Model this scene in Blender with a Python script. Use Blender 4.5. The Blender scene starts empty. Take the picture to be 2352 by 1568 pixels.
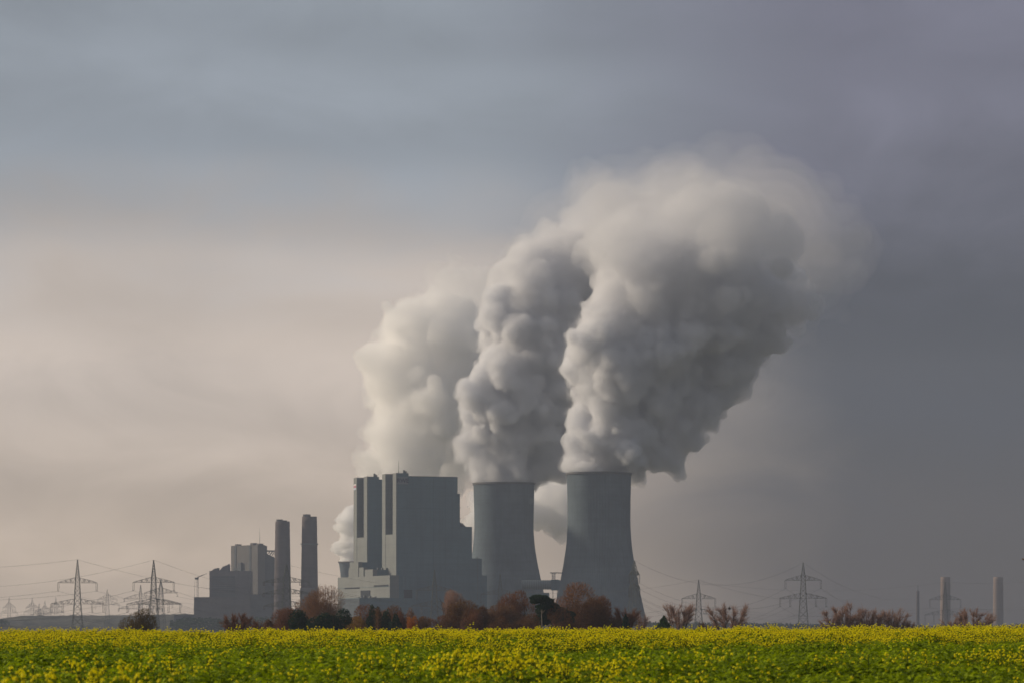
import bpy, bmesh, math, random
import numpy as np
from mathutils import Vector
import openvdb as vdb

# ------------------------------------------------------------------ camera, sky, sun, exposure
sc = bpy.context.scene
COL = sc.collection
LENS = 120.0
K = 36.0 / LENS                 # frame width at distance 1
HZ = 1450.0                     # eye level in the 2352-wide photograph
EYE = 1.6
PLAIN = -2.0                    # ground level of the plain beyond the field

cam = bpy.data.cameras.new('camera')
cam.lens = LENS; cam.sensor_width = 36.0; cam.sensor_fit = 'HORIZONTAL'
cam.shift_y = (HZ - 784.0) / 2352.0
cam.clip_start = 0.5; cam.clip_end = 60000.0
cam.dof.use_dof = True; cam.dof.focus_distance = 190.0; cam.dof.aperture_fstop = 4.0
cam_o = bpy.data.objects.new('camera', cam); COL.objects.link(cam_o)
cam_o.location = (0, 0, EYE); cam_o.rotation_euler = (math.pi / 2, 0, 0)
sc.camera = cam_o

SUN_AZ = -72.0                  # degrees from +Y, negative = left
SUN_EL = 23.0
SUN_DIR = Vector((math.sin(math.radians(SUN_AZ)) * math.cos(math.radians(SUN_EL)),
                  math.cos(math.radians(SUN_AZ)) * math.cos(math.radians(SUN_EL)),
                  math.sin(math.radians(SUN_EL))))

class NT:
    """small helper for node maths"""
    def __init__(s, tree): s.t = tree; s.n = tree.nodes; s.l = tree.links
    def node(s, typ, **kw):
        n = s.n.new(typ)
        for k, v in kw.items(): setattr(n, k, v)
        return n
    def put(s, inp, v):
        if hasattr(v, 'is_output'): s.l.new(v, inp)
        elif isinstance(v, (tuple, list)) and len(v) == 3 and inp.type == 'RGBA': inp.default_value = (*v, 1)
        else: inp.default_value = v
    def m(s, op, a, b=0.0, c=0.0, clamp=False):
        n = s.node('ShaderNodeMath', operation=op); n.use_clamp = clamp
        s.put(n.inputs[0], a); s.put(n.inputs[1], b); s.put(n.inputs[2], c)
        return n.outputs[0]
    def ss(s, v, a, b):          # smoothstep 0..1 as v goes a..b
        n = s.node('ShaderNodeMapRange', interpolation_type='SMOOTHSTEP')
        s.put(n.inputs[0], v)
        if a < b: n.inputs[1].default_value, n.inputs[2].default_value, n.inputs[3].default_value, n.inputs[4].default_value = a, b, 0, 1
        else: n.inputs[1].default_value, n.inputs[2].default_value, n.inputs[3].default_value, n.inputs[4].default_value = b, a, 1, 0
        return n.outputs[0]
    def mix(s, f, a, b, mode='MIX'):
        n = s.node('ShaderNodeMix', data_type='RGBA', blend_type=mode)
        s.put(n.inputs[0], f); s.put(n.inputs[6], a); s.put(n.inputs[7], b)
        return n.outputs[2]
    def noise(s, vec, scale, detail=4.0, rough=0.5, dist=0.0):
        n = s.node('ShaderNodeTexNoise')
        s.put(n.inputs['Vector'], vec)
        n.inputs['Scale'].default_value = scale; n.inputs['Detail'].default_value = detail
        n.inputs['Roughness'].default_value = rough; n.inputs['Distortion'].default_value = dist
        return n.outputs[0]
    def xyz(s, x, y, z=0.0):
        n = s.node('ShaderNodeCombineXYZ'); s.put(n.inputs[0], x); s.put(n.inputs[1], y); s.put(n.inputs[2], z)
        return n.outputs[0]

world = bpy.data.worlds.new('World'); sc.world = world; world.use_nodes = True
w = NT(world.node_tree); w.n.clear()
tc = w.node('ShaderNodeTexCoord')
sep = w.node('ShaderNodeSeparateXYZ'); w.l.new(tc.outputs['Generated'], sep.inputs[0])
DEG = 180 / math.pi
az = w.m('MULTIPLY', w.m('ARCTAN2', sep.outputs[0], sep.outputs[1]), DEG)      # 0 ahead, + right
el = w.m('MULTIPLY', w.m('ARCSINE', sep.outputs[2]), DEG)
# cloud sheets: broad streaks drawn out by the wind, softly warped
warp = w.noise(w.xyz(w.m('MULTIPLY', az, 0.055), w.m('MULTIPLY', el, 0.16), 3.1), 1.0, 3, 0.5)
wob = w.m('SUBTRACT', warp, 0.5)
streak = w.noise(w.xyz(w.m('MULTIPLY_ADD', az, 0.085, w.m('MULTIPLY', el, 0.03)),
                       w.m('MULTIPLY_ADD', wob, 1.2, w.m('MULTIPLY', el, 0.42)), 7.3), 1.0, 3, 0.5)
fine = w.noise(w.xyz(w.m('MULTIPLY', az, 0.30), w.m('MULTIPLY', el, 0.62), 1.7), 1.0, 6, 0.58, 0.6)
big = w.noise(w.xyz(w.m('MULTIPLY', az, 0.11), w.m('MULTIPLY', el, 0.20), 11.2), 1.0, 3, 0.5)
st = w.m('SUBTRACT', streak, 0.5)
fn = w.m('SUBTRACT', fine, 0.5)
bg_ = w.m('SUBTRACT', big, 0.5)
aw = w.m('ADD', az, w.m('ADD', w.m('MULTIPLY', wob, 5.0), w.m('MULTIPLY', fn, 2.6)))
ew = w.m('ADD', el, w.m('ADD', w.m('MULTIPLY', st, 1.6), w.m('MULTIPLY', fn, 1.9)))
# waves in the cloud sheet
ph = w.m('ADD', w.m('MULTIPLY', w.m('ADD', w.m('ADD', el, w.m('MULTIPLY', az, 0.07)), w.m('ADD', w.m('MULTIPLY', wob, 2.6), w.m('MULTIPLY', fn, 0.7))), 3.75), -1.42)
wave = w.m('MULTIPLY', w.m('SINE', ph), w.ss(big, 0.30, 0.62))
# warm thin cloud towards the sun, low; grey-blue sheet above; heavy slate bank to the right
LOWL, MIDL, HIGH = (0.68, 0.53, 0.395), (0.83, 0.685, 0.565), (0.305, 0.342, 0.388)
c_left = w.mix(w.ss(ew, 1.0, 4.5), LOWL, MIDL)
c_left = w.mix(w.ss(ew, 4.6, 8.2), c_left, HIGH)
c_left = w.mix(w.m('MULTIPLY', w.ss(ew, 7.5, 14.0), 0.35), c_left, (0.185, 0.215, 0.265))
c_bank = w.mix(w.ss(ew, 0.5, 4.0), (0.052, 0.038, 0.034), (0.016, 0.018, 0.032))
c_bank = w.mix(w.ss(ew, 4.8, 8.8), c_bank, (0.170, 0.168, 0.225))
bank = w.ss(aw, -1.2, 5.6)
c = w.mix(bank, c_left, c_bank)
# away from the view the overcast carries on: lighter round towards the sun, slate to the right, even grey overhead
side = w.m('MULTIPLY_ADD', sep.outputs[0], 0.5, 0.5)
c_far = w.mix(side, (0.55, 0.48, 0.41), (0.11, 0.12, 0.155))
c = w.mix(w.ss(w.m('ABSOLUTE', aw), 11.0, 55.0), c, c_far)
c = w.mix(w.ss(ew, 12.0, 40.0), c, (0.205, 0.23, 0.28))
gain = w.m('ADD', 1.0, w.m('ADD', w.m('ADD', w.m('MULTIPLY', st, 0.22), w.m('MULTIPLY', bg_, 0.70)), w.m('ADD', w.m('MULTIPLY', wave, 0.06), w.m('MULTIPLY', fn, 0.52))))
cl = w.mix(1.0, c, w.xyz(gain, gain, gain), 'MULTIPLY')
sky = w.node('ShaderNodeTexSky', sky_type='NISHITA'); sky.sun_disc = False
sky.sun_elevation = math.radians(SUN_EL); sky.sun_rotation = math.radians(SUN_AZ)
nis = w.mix(1.0, sky.outputs[0], (0.08, 0.08, 0.08), 'MULTIPLY')
fin = w.mix(0.94, nis, cl)
bg = w.node('ShaderNodeBackground'); w.l.new(fin, bg.inputs[0]); bg.inputs[1].default_value = 1.0
wo = w.node('ShaderNodeOutputWorld'); w.l.new(bg.outputs[0], wo.inputs[0])
world.cycles.sampling_method = 'MANUAL'; world.cycles.sample_map_resolution = 1024

sun = bpy.data.lights.new('sun', 'SUN'); sun.energy = 4.8; sun.angle = math.radians(5.0)
sun.color = (1.0, 0.84, 0.64)
sun_o = bpy.data.objects.new('sun', sun); COL.objects.link(sun_o)
sun_o.rotation_euler = SUN_DIR.to_track_quat('Z', 'Y').to_euler(); sun_o.location = (-300, 100, 300)

sc.view_settings.view_transform = 'Standard'; sc.view_settings.look = 'None'
sc.view_settings.exposure = 0.0; sc.view_settings.gamma = 1.0
sc.render.engine = 'CYCLES'
cy = sc.cycles
cy.use_denoising = True
cy.max_bounces = 16; cy.diffuse_bounces = 2; cy.glossy_bounces = 2; cy.transmission_bounces = 3
cy.volume_bounces = 13; cy.transparent_max_bounces = 96
cy.use_adaptive_sampling = True; cy.adaptive_threshold = 0.02
cy.sample_clamp_indirect = 4.0

# ------------------------------------------------------------------ helpers
def U(D): return K * D / 2352.0                       # metres per photo unit at distance D
def P(px, py, D): return Vector(((px - 1176.0) * U(D), D, EYE + (HZ - py) * U(D)))

MATS = {}
def mat(name, col, rough=0.8, var=0.15, scale=0.2, bump=0.0, spec=0.3, streaks=0.0, col2=None, rings=0.0):
    if name in MATS: return MATS[name]
    m = bpy.data.materials.new(name); m.use_nodes = True
    t = NT(m.node_tree); b = t.n['Principled BSDF']
    b.inputs['Roughness'].default_value = rough
    b.inputs['Specular IOR Level'].default_value = spec
    co = t.node('ShaderNodeTexCoord').outputs['Object']
    n1 = t.noise(co, scale, 5, 0.6)
    lo = tuple(c * (1 - var) for c in col); hi = tuple(min(1, c * (1 + var)) for c in (col2 or col))
    c = t.mix(t.ss(n1, 0.3, 0.7), lo, hi)
    if streaks:
        mp = t.node('ShaderNodeMapping'); mp.inputs['Scale'].default_value = (0.35, 0.35, 0.015)
        t.l.new(co, mp.inputs['Vector'])
        n2 = t.noise(mp.outputs[0], 1.0, 4, 0.6)
        c = t.mix(t.m('MULTIPLY', t.ss(n2, 0.45, 0.75), streaks), c, tuple(x * 0.55 for x in col))
    if rings:                                             # pour rings and cladding courses
        mp = t.node('ShaderNodeMapping'); mp.inputs['Scale'].default_value = (0.012, 0.012, 0.42)
        t.l.new(co, mp.inputs['Vector'])
        n3 = t.noise(mp.outputs[0], 1.0, 3, 0.7)
        c = t.mix(t.m('MULTIPLY', t.ss(n3, 0.42, 0.70), rings), c, tuple(x * 0.62 for x in col))
    t.l.new(c, b.inputs['Base Color'])
    if bump:
        bp = t.node('ShaderNodeBump'); bp.inputs['Strength'].default_value = bump; bp.inputs['Distance'].default_value = 0.1
        t.l.new(n1, bp.inputs['Height']); t.l.new(bp.outputs[0], b.inputs['Normal'])
    MATS[name] = m
    return m

def tag(o, label=None, cat=None, group=None, kind=None):
    if label: o['label'] = label
    if cat: o['category'] = cat
    if group: o['group'] = group
    if kind: o['kind'] = kind
    return o
def empty(name, loc=(0, 0, 0), rz=0.0):
    o = bpy.data.objects.new(name, None); COL.objects.link(o)
    o.location = loc; o.rotation_euler = (0, 0, rz); o.empty_display_size = 1.0
    return o
class MB:
    """collects vertices and faces for one mesh object"""
    def __init__(s): s.v = []; s.f = []
    def add(s, vs, fs):
        o = len(s.v); s.v.extend([tuple(p) for p in vs]); s.f.extend([tuple(i + o for i in q) for q in fs])
    def box(s, x0, x1, y0, y1, z0, z1):
        s.add([(x0, y0, z0), (x1, y0, z0), (x1, y1, z0), (x0, y1, z0), (x0, y0, z1), (x1, y0, z1), (x1, y1, z1), (x0, y1, z1)],
              [(0, 3, 2, 1), (4, 5, 6, 7), (0, 1, 5, 4), (1, 2, 6, 5), (2, 3, 7, 6), (3, 0, 4, 7)])
    def bar(s, a, b, r, r2=None, n=4):
        a = Vector(a); b = Vector(b); d = (b - a)
        if d.length < 1e-6: return
        d.normalize(); h = Vector((0, 0, 1)) if abs(d.z) < 0.9 else Vector((1, 0, 0))
        p = d.cross(h).normalized(); q = d.cross(p); r2 = r if r2 is None else r2
        vs = []
        for c, rr in ((a, r), (b, r2)):
            for i in range(n):
                t = 2 * math.pi * (i + 0.5) / n
                vs.append(c + p * (math.cos(t) * rr) + q * (math.sin(t) * rr))
        fs = [(i, (i + 1) % n, n + (i + 1) % n, n + i) for i in range(n)] + [tuple(range(n))[::-1], tuple(range(n, 2 * n))]
        s.add(vs, fs)
    def tube(s, pts, radii, n=4):
        pts = [Vector(p) for p in pts]; vs = []; fs = []
        for k, p in enumerate(pts):
            d = (pts[min(k + 1, len(pts) - 1)] - pts[max(k - 1, 0)]).normalized()
            h = Vector((0, 0, 1)) if abs(d.z) < 0.9 else Vector((1, 0, 0))
            a = d.cross(h).normalized(); b = d.cross(a)
            for i in range(n):
                t = 2 * math.pi * i / n
                vs.append(p + a * (math.cos(t) * radii[k]) + b * (math.sin(t) * radii[k]))
        for k in range(len(pts) - 1):
            for i in range(n):
                j = (i + 1) % n
                fs.append((k * n + i, k * n + j, k * n + n + j, k * n + n + i))
        s.add(vs, fs)
    def lathe(s, prof, n=48, cap=True, c=(0, 0)):
        vs = []; fs = []
        for r, z in prof:
            for i in range(n):
                t = 2 * math.pi * i / n
                vs.append((c[0] + r * math.cos(t), c[1] + r * math.sin(t), z))
        for k in range(len(prof) - 1):
            for i in range(n):
                j = (i + 1) % n
                fs.append((k * n + i, k * n + j, k * n + n + j, k * n + n + i))
        if cap:
            fs.append(tuple(range((len(prof) - 1) * n, len(prof) * n)))
        s.add(vs, fs)
    def build(s, name, m, parent=None, smooth=False):
        me = bpy.data.meshes.new(name); me.from_pydata(s.v, [], s.f); me.update()
        if m is not None: me.materials.append(m)
        if smooth: me.polygons.foreach_set('use_smooth', np.ones(len(me.polygons), bool))
        o = bpy.data.objects.new(name, me); COL.objects.link(o)
        if parent is not None: o.parent = parent
        return o
def np_mesh(name, v, faces, m, parent=None, smooth=False):
    """fast mesh from an (n,3) array and an (m,k) array of k-gons"""
    me = bpy.data.meshes.new(name); nf, k = faces.shape
    me.vertices.add(len(v)); me.vertices.foreach_set('co', np.ascontiguousarray(v, np.float32).ravel())
    me.loops.add(nf * k); me.loops.foreach_set('vertex_index', np.ascontiguousarray(faces, np.int32).ravel())
    me.polygons.add(nf); me.polygons.foreach_set('loop_start', np.arange(0, nf * k, k, dtype=np.int32))
    me.polygons.foreach_set('use_smooth', np.full(nf, smooth, bool))
    me.update(calc_edges=True); me.validate()
    if m is not None: me.materials.append(m)
    o = bpy.data.objects.new(name, me); COL.objects.link(o)
    if parent is not None: o.parent = parent
    return o
# ------------------------------------------------------------------ ground
def field_z(x, y):
    """ground height: a gentle rise that carries the mustard field to a crest, then the plain"""
    x = np.asarray(x, float); y = np.asarray(y, float)
    up = -0.10 + (np.clip(y, 0, 132) - 40.0) * 0.0056 + 0.0040 * np.clip(x, -30, 30) * np.clip(y / 130, 0, 1.2)
    up = up + 0.045 * np.sin(x * 0.21 + 1.3) * np.sin(y * 0.13) + 0.03 * np.sin(x * 0.53 + y * 0.31)
    t = np.clip((y - 132.0) / 190.0, 0, 1); t = t * t * (3 - 2 * t)
    return up * (1 - t) + PLAIN * t

def sheet(name, xs, ys, zf, m):
    X, Y = np.meshgrid(xs, ys); Z = zf(X, Y)
    v = np.stack([X, Y, Z], -1).reshape(-1, 3); nx, ny = len(xs), len(ys)
    i = (np.arange(ny - 1)[:, None] * nx + np.arange(nx - 1)[None]).ravel()
    f = np.stack([i, i + 1, i + nx + 1, i + nx], -1)
    return np_mesh(name, v, f, m, smooth=True)

m_soil = mat('soil and stubble', (0.075, 0.085, 0.03), 0.95, 0.4, 0.02, bump=0.3, spec=0.1, col2=(0.11, 0.10, 0.05))
def gz(X, Y):
    z = field_z(X, Y)
    return z
xs = np.concatenate([np.linspace(-4500, -80, 14), np.linspace(-60, 60, 61), np.linspace(80, 4500, 14)])
ys = np.concatenate([np.linspace(-250, -10, 5), np.linspace(0, 340, 115), np.linspace(360, 9000, 30)])
tag(sheet('ground', xs, ys, gz, m_soil), kind='structure')

# far spoil heap on the left, the low rise in front of it
def hill(name, px0, px1, D, ys_u, depth, m, seed):
    rg = np.random.RandomState(seed)
    n = 90; px = np.linspace(px0, px1, n)
    top = np.interp(px, [a for a, b in ys_u], [b for a, b in ys_u]) + np.convolve(rg.randn(n + 8), np.ones(9) / 9, 'valid') * 1.2
    cross = np.array([0.0, 0.35, 0.7, 0.93, 1.0, 0.93, 0.6, 0.0]); dy = np.linspace(-depth, depth, 8)
    V = np.zeros((8, n, 3))
    for k in range(8):
        V[k, :, 0] = (px - 1176) * U(D); V[k, :, 1] = D + dy[k] + rg.randn(n) * depth * 0.02
        h = EYE + (HZ - top) * U(D) - PLAIN
        edge = np.clip(np.minimum(px - px0, px1 - px) / 25.0, 0, 1)
        V[k, :, 2] = PLAIN - 0.4 + h * cross[k] * edge * (1 + rg.randn(n) * 0.012)
    i = (np.arange(7)[:, None] * n + np.arange(n - 1)[None]).ravel()
    f = np.stack([i, i + 1, i + n + 1, i + n], -1)
    return tag(np_mesh(name, V.reshape(-1, 3), f, m, smooth=True), kind='structure')
m_hill = mat('far hillside scrub', (0.045, 0.05, 0.045), 0.95, 0.45, 0.03, spec=0.05, col2=(0.075, 0.07, 0.05))
hill('hill', -260, 470, 5200, [(-260, 1414), (0, 1420), (40, 1413), (200, 1411), (330, 1410), (420, 1408), (470, 1412)], 160, m_hill, 3)
hill('hill', -200, 330, 3400, [(-200, 1432), (0, 1430), (30, 1435), (150, 1437), (330, 1439)], 90, m_hill, 5)

# ------------------------------------------------------------------ cooling towers
m_conc = mat('weathered concrete shell', (0.098, 0.128, 0.148), 0.9, 0.20, 0.03, bump=0.1, spec=0.15, streaks=0.4, rings=0.25)
m_conc_d = mat('dark concrete rim', (0.10, 0.10, 0.10), 0.9, 0.1, 0.05, spec=0.15)
def cooling_tower(px, D, prof_u, label, ribs=132, rim=True):
    """prof_u: (photo y, photo radius) from the top down"""
    u = U(D); base = P(px, HZ, D)
    t = empty('cooling_tower', (base.x, D, PLAIN))
    ys_ = np.array([p[0] for p in prof_u]); rs_ = np.array([p[1] for p in prof_u])
    zt = EYE + (HZ - ys_[0]) * u - PLAIN; zb = 0.0
    zz = np.linspace(zt, zb, 40)
    yy = HZ - (zz + PLAIN - EYE) / u
    # smooth interpolation of the measured radii
    rr = np.interp(yy, ys_, rs_) * u
    rr = np.convolve(np.pad(rr, 2, 'edge'), [0.1, 0.2, 0.4, 0.2, 0.1], 'valid')
    n = ribs * 4; th = 2 * np.pi * np.arange(n) / n
    rib = np.where(np.arange(n) % 4 == 0, 0.20, np.where(np.arange(n) % 4 == 2, 0.0, 0.05))
    rings = [(r, z, 1) for r, z in zip(rr, zz)][::-1] + [(rr[0] - 1.0, zt, 0)] + [(r - 1.0, z, 0) for r, z in list(zip(rr, zz))[1:22]]
    V = np.array([[(r + rib[i] * k) * math.cos(th[i]), (r + rib[i] * k) * math.sin(th[i]), z] for r, z, k in rings for i in range(n)])
    i0 = (np.arange(len(rings) - 1)[:, None] * n); i = np.arange(n)[None]; j = (np.arange(n)[None] + 1) % n
    F = np.stack([(i0 + i).ravel(), (i0 + j).ravel(), (i0 + n + j).ravel(), (i0 + n + i).ravel()], -1)
    np_mesh('shell', V, F, m_conc, t)
    if rim:
        b = MB(); r0 = rr[0]
        b.lathe([(r0 + 0.45, zt - 2.2), (r0 + 1.25, zt - 1.9), (r0 + 1.3, zt + 0.35), (r0 - 0.6, zt + 0.4), (r0 - 1.2, zt - 1.0)], 96, cap=False)
        b.build('rim', m_conc_d, t)
    return tag(t, label, 'cooling tower', 'cooling towers of the power station')
D_T3, D_T2 = 3800.0, 4050.0
cooling_tower(1375.8, D_T3, [(1086, 74), (1100, 73.3), (1150, 72.0), (1203, 71.6), (1250, 74.5), (1297, 81.5), (1346, 91), (1395, 102), (1460, 117)],
              'tall ribbed concrete cooling tower on the right of the two, steaming')
cooling_tower(1157.5, D_T2, [(1109.3, 70), (1125, 69.3), (1180, 67.9), (1220, 67.6), (1255, 70.5), (1300, 78), (1340, 87), (1390, 97), (1460, 112)],
              'ribbed concrete cooling tower between the boiler house and the taller tower')
D_T4 = 5200.0
cooling_tower(803.5, D_T4, [(1289.3, 25.5), (1310, 22.0), (1330, 20.0), (1350, 20.5), (1380, 24), (1460, 36)],
              'small far cooling tower half hidden behind the pale hall', ribs=60)

# ------------------------------------------------------------------ boxes with photo-measured corners
# walls run along T2 (to the right and away) and T1 (to the left and away)
ALPHA = math.radians(22.0)
T2 = Vector((math.cos(ALPHA), math.sin(ALPHA), 0)); T1 = Vector((-math.sin(ALPHA), math.cos(ALPHA), 0))
m_clad_lit = mat('grey sheet cladding sunlit tone', (0.150, 0.162, 0.155), 0.6, 0.10, 0.03, spec=0.3, streaks=0.30, rings=0.35)  # lighter copy of the one cladding, for walls facing the sun
m_clad_shade = mat('grey sheet cladding shaded tone', (0.074, 0.135, 0.165), 0.6, 0.12, 0.03, spec=0.3, streaks=0.35, rings=0.35)  # same cladding with shade and blue haze put into its colour
m_dark = mat('dark recess and duct', (0.055, 0.075, 0.09), 0.5, 0.2, 0.05, spec=0.3)  # plain darker tone for the recess and the duct
m_open = mat('painted opening shade', (0.010, 0.014, 0.020), 0.7, 0.2, 0.05, spec=0.1)  # near-black panels stand in for the shade inside openings
m_steel = mat('painted structural steel', (0.10, 0.11, 0.11), 0.6, 0.2, 0.3, spec=0.3)
m_joint = mat('dark cladding joint', (0.066, 0.122, 0.148), 0.8, 0.1, 0.1, spec=0.1)  # a little darker than the cladding around it

def frame_at(px, D, alpha=None):
    """an Empty on the ground below the near corner; its local +X runs along T2, +Y along T1"""
    a = ALPHA if alpha is None else alpha
    p = P(px, HZ, D)
    return empty('boiler_house', (p.x, D, PLAIN), a)
def zup(py, D): return EYE + (HZ - py) * U(D) - PLAIN
def part_box(name, m, parent, x0, x1, y0, y1, z0, z1):
    b = MB(); b.box(x0, x1, y0, y1, z0, z1); return b.build(name, m, parent)

CA, SA = math.cos(ALPHA), math.sin(ALPHA)
def boiler_house(px, D, z_stair, z_left, z_main, z_slot, w2, stair_w, label, sign, full):
    """near corner at photo px; +Y wall (lit, towards the sun) carries a tall recessed slot between two pylons of wall"""
    t = frame_at(px, D); s1 = 46.0
    zs, zl, zm, zc = zup(z_stair, D), zup(z_left, D + 40), zup(z_main, D), zup(z_slot, D + 20)
    # lit wall in three strips: pier, recess, pier
    p1, p2 = 11.0, 35.0
    part_box('stair_tower', m_clad_lit, t, 0, 1.2, 0, p1, 0, zs); part_box('stair_tower_side', m_clad_shade, t, 1.21, stair_w, 0.15, p1, 0, zs - 0.1)
    part_box('wall_pier', m_clad_lit, t, 0, stair_w * 0.8, p2, s1, 0, zl)
    part_box('wall_base', m_clad_lit, t, 0.3, stair_w * 0.8, p1, p2, 0, zc)
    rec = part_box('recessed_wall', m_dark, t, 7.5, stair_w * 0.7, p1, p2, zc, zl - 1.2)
    for k in range(1, 12):                                   # landings of the recess
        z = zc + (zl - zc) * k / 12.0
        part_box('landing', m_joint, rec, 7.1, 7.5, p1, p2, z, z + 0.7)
    mw = part_box('main_wall', m_clad_shade, t, stair_w, w2, 0.8, s1 - 1, 0, zm)
    # cladding joints: real shallow grooves covered by flashings
    for k in range(1, 5):
        z = zm * k / 5.0
        part_box('joint_flashing', m_joint, mw, stair_w + 0.2, w2 - 0.2, 0.55, 0.8, z, z + 0.5)
    for k in range(1, 4):
        x = stair_w + (w2 - stair_w) * k / 4.0
        part_box('joint_flashing', m_joint, mw, x, x + 0.4, 0.6, 0.8, 1, zm - 0.6)
    par = part_box('parapet', m_joint, t, stair_w + 0.1, w2 - 0.1, 0.5, 0.8, zm, zm + 0.9)
    # roof clutter
    part_box('roof_vent', m_steel, t, stair_w - 5.5, stair_w - 3.6, 2, 4, zs, zs + 3.4)
    part_box('roof_vent', m_steel, t, stair_w - 3.0, stair_w - 1.6, 2, 4, zs, zs + 2.2)
    rl = MB()
    for k in range(12): rl.bar((0.4 + k * stair_w / 12.5, 0.4, zs), (0.4 + k * stair_w / 12.5, 0.4, zs + 1.1), 0.06)
    rl.bar((0.4, 0.4, zs + 1.1), (stair_w - 0.6, 0.4, zs + 1.1), 0.07)
    rl.build('roof_railing', m_steel, t)
    return t, dict(zs=zs, zl=zl, zm=zm, s1=s1, p1=p1, p2=p2)

D_B2, D_B1 = 3800.0, 3887.0
u2 = U(D_B2)
w2_b2 = (1049.5 - 909.8) * u2 / CA * 1.008
st_b2 = (938.4 - 909.8) * u2 / CA
b2, g2 = boiler_house(909.8, D_B2, 1085, 1088, 1093.5, 1226.5, w2_b2, st_b2, '', True, True)
tag(b2, 'huge grey boiler house with lettered stair tower beside the cooling towers', 'power station', 'boiler houses of the power station')
# stepped annexes on its far right
x1 = w2_b2
part_box('annexe', m_clad_shade, b2, x1 + 0.01, x1 + 6.0, 9, 40, 0, zup(1131.5, D_B2 + 25))
part_box('annexe', m_clad_shade, b2, x1 + 0.01, x1 + 17.6, 1.5, 8.8, 0, zup(1208, D_B2 + 25))
part_box('annexe', m_clad_shade, b2, x1 + 17.7, x1 + 30.0, 2.5, 8.0, 0, zup(1281, D_B2 + 30))
part_box('annexe', m_clad_shade, b2, x1 + 30.1, x1 + 36.0, 2.0, 8.0, 0, zup(1320, D_B2 + 30))
dk = MB(); dk.tube([(x1 + 5.9, 12, zup(1200, D_B2)), (x1 + 9, 12, zup(1202, D_B2)), (x1 + 12.5, 11, zup(1208, D_B2))], [2.2, 2.2, 2.0], 8)
dk.build('duct', m_dark, b2)
for bq in (1165, 1190): part_box('platform', m_steel, b2, x1 + 6.0, x1 + 7.2, 9.5, 12, zup(bq, D_B2 + 25), zup(bq, D_B2 + 25) + 0.8)
ld = MB()
for yy in (3.4, 4.6): ld.bar((x1 + 24.5, yy - 1.4, 40), (x1 + 24.5, yy - 1.4, zup(1276, D_B2 + 30)), 0.25)
for k in range(10): ld.bar((x1 + 24.5, 2.0, 42 + k * 4.2), (x1 + 24.5, 3.2, 42 + k * 4.2), 0.2)
ld.build('ladder', m_steel, b2)
mst = MB(); mst.bar((st_b2 * 0.30, 4, g2['zs']), (st_b2 * 0.30, 4, g2['zs'] + 14.0), 0.30, 0.12, 6)
mst.build('antenna_mast', m_steel, b2)
# lettering on the stair tower
def sign_text(txt, size, loc, rot, m, parent, name):
    cu = bpy.data.curves.new(name, 'FONT'); cu.body = txt; cu.size = size; cu.extrude = 0.15; cu.align_x = 'CENTER'; cu.offset = size * 0.02
    cu.materials.append(m); o = bpy.data.objects.new(name, cu); COL.objects.link(o)
    bpy.context.view_layer.update(); me = bpy.data.meshes.new_from_object(o.evaluated_get(bpy.context.evaluated_depsgraph_get()))
    bpy.data.objects.remove(o); o = bpy.data.objects.new(name, me); COL.objects.link(o)
    o.parent = parent; o.location = loc; o.rotation_euler = rot; return o
m_sign = mat('dark blue sign lettering', (0.008, 0.02, 0.06), 0.5, 0.1, 0.2)
m_signb = mat('pale sign panel', (0.14, 0.165, 0.18), 0.5, 0.05, 0.2)
zsg = zup(1106.5, D_B2)
sp = part_box('sign_panel', m_signb, b2, st_b2 * 0.10, st_b2 * 0.93, -0.35, 0.0, zsg - 2.0, zsg + 6.2)
sign_text('RWE', 6.6, (st_b2 * 0.53, -0.40, zsg - 0.2), (math.pi / 2, 0, 0), m_sign, sp, 'lettering')

st_b1 = (870.2 - 843.0) * U(D_B1) / CA
w2_b1 = 72.0
b1, g1 = boiler_house(843.0, D_B1, 1093, 1096.5, 1101.5, 1233.5, w2_b1, st_b1, '', False, True)
tag(b1, 'rear grey boiler house left of the lettered one, small coloured sign at its corner', 'power station', 'boiler houses of the power station')
m_sw = mat('white enamel sign', (0.75, 0.75, 0.75), 0.4, 0.03); m_sr = mat('magenta sign', (0.42, 0.16, 0.22), 0.4, 0.03); m_sb = mat('pale blue sign', (0.45, 0.52, 0.62), 0.4, 0.03)
for k, (m, za, zb_) in enumerate([(m_sw, 1111.5, 1114.0), (m_sr, 1114.2, 1119.5), (m_sb, 1119.7, 1124.5)]):
    part_box('sign', m, b1, -0.4, -0.02, 37.0, 44.5, zup(zb_, D_B1 + 40), zup(za, D_B1 + 40))

# turbine hall: long pale lit wall, lower steps up to the rear boiler house, dark end wall
D_H = 3760.0
hall = frame_at(895.3, D_H); hall.name = 'turbine_hall'
uH = U(D_H); LH = (895.3 - 762.4) * uH / SA * 1.03
zh = zup(1320.0, D_H)
part_box('long_wall', m_clad_lit, hall, 0, 10.8, 0, LH, 0, zh)
e = part_box('end_wall', m_clad_shade, hall, 10.81, (925.5 - 895.3) * uH / CA, 0.3, 40, 0, zh - 0.3)
s = part_box('service_tower', m_clad_shade, hall, (925.5 - 895.3) * uH / CA + 0.02, (946.4 - 895.3) * uH / CA, -0.9, 30, 0, zup(1322.5, D_H))
part_box('gate', m_open, s, (926.6 - 895.3) * uH / CA, (945.4 - 895.3) * uH / CA, -1.3, -0.9, 2.0, zup(1353, D_H))
def along(px): return (895.3 - px) * uH / SA * 1.02          # distance along the lit wall for a photo x
for a, b_, y in ((780.5, 819.0, 1348.2), (856.0, 892.0, 1345.0)):
    part_box('strip_window', m_open, hall, -0.35, 0.0, along(b_), along(a), zup(y + 1.6, D_H + 60), zup(y - 1.6, D_H + 60))
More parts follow.
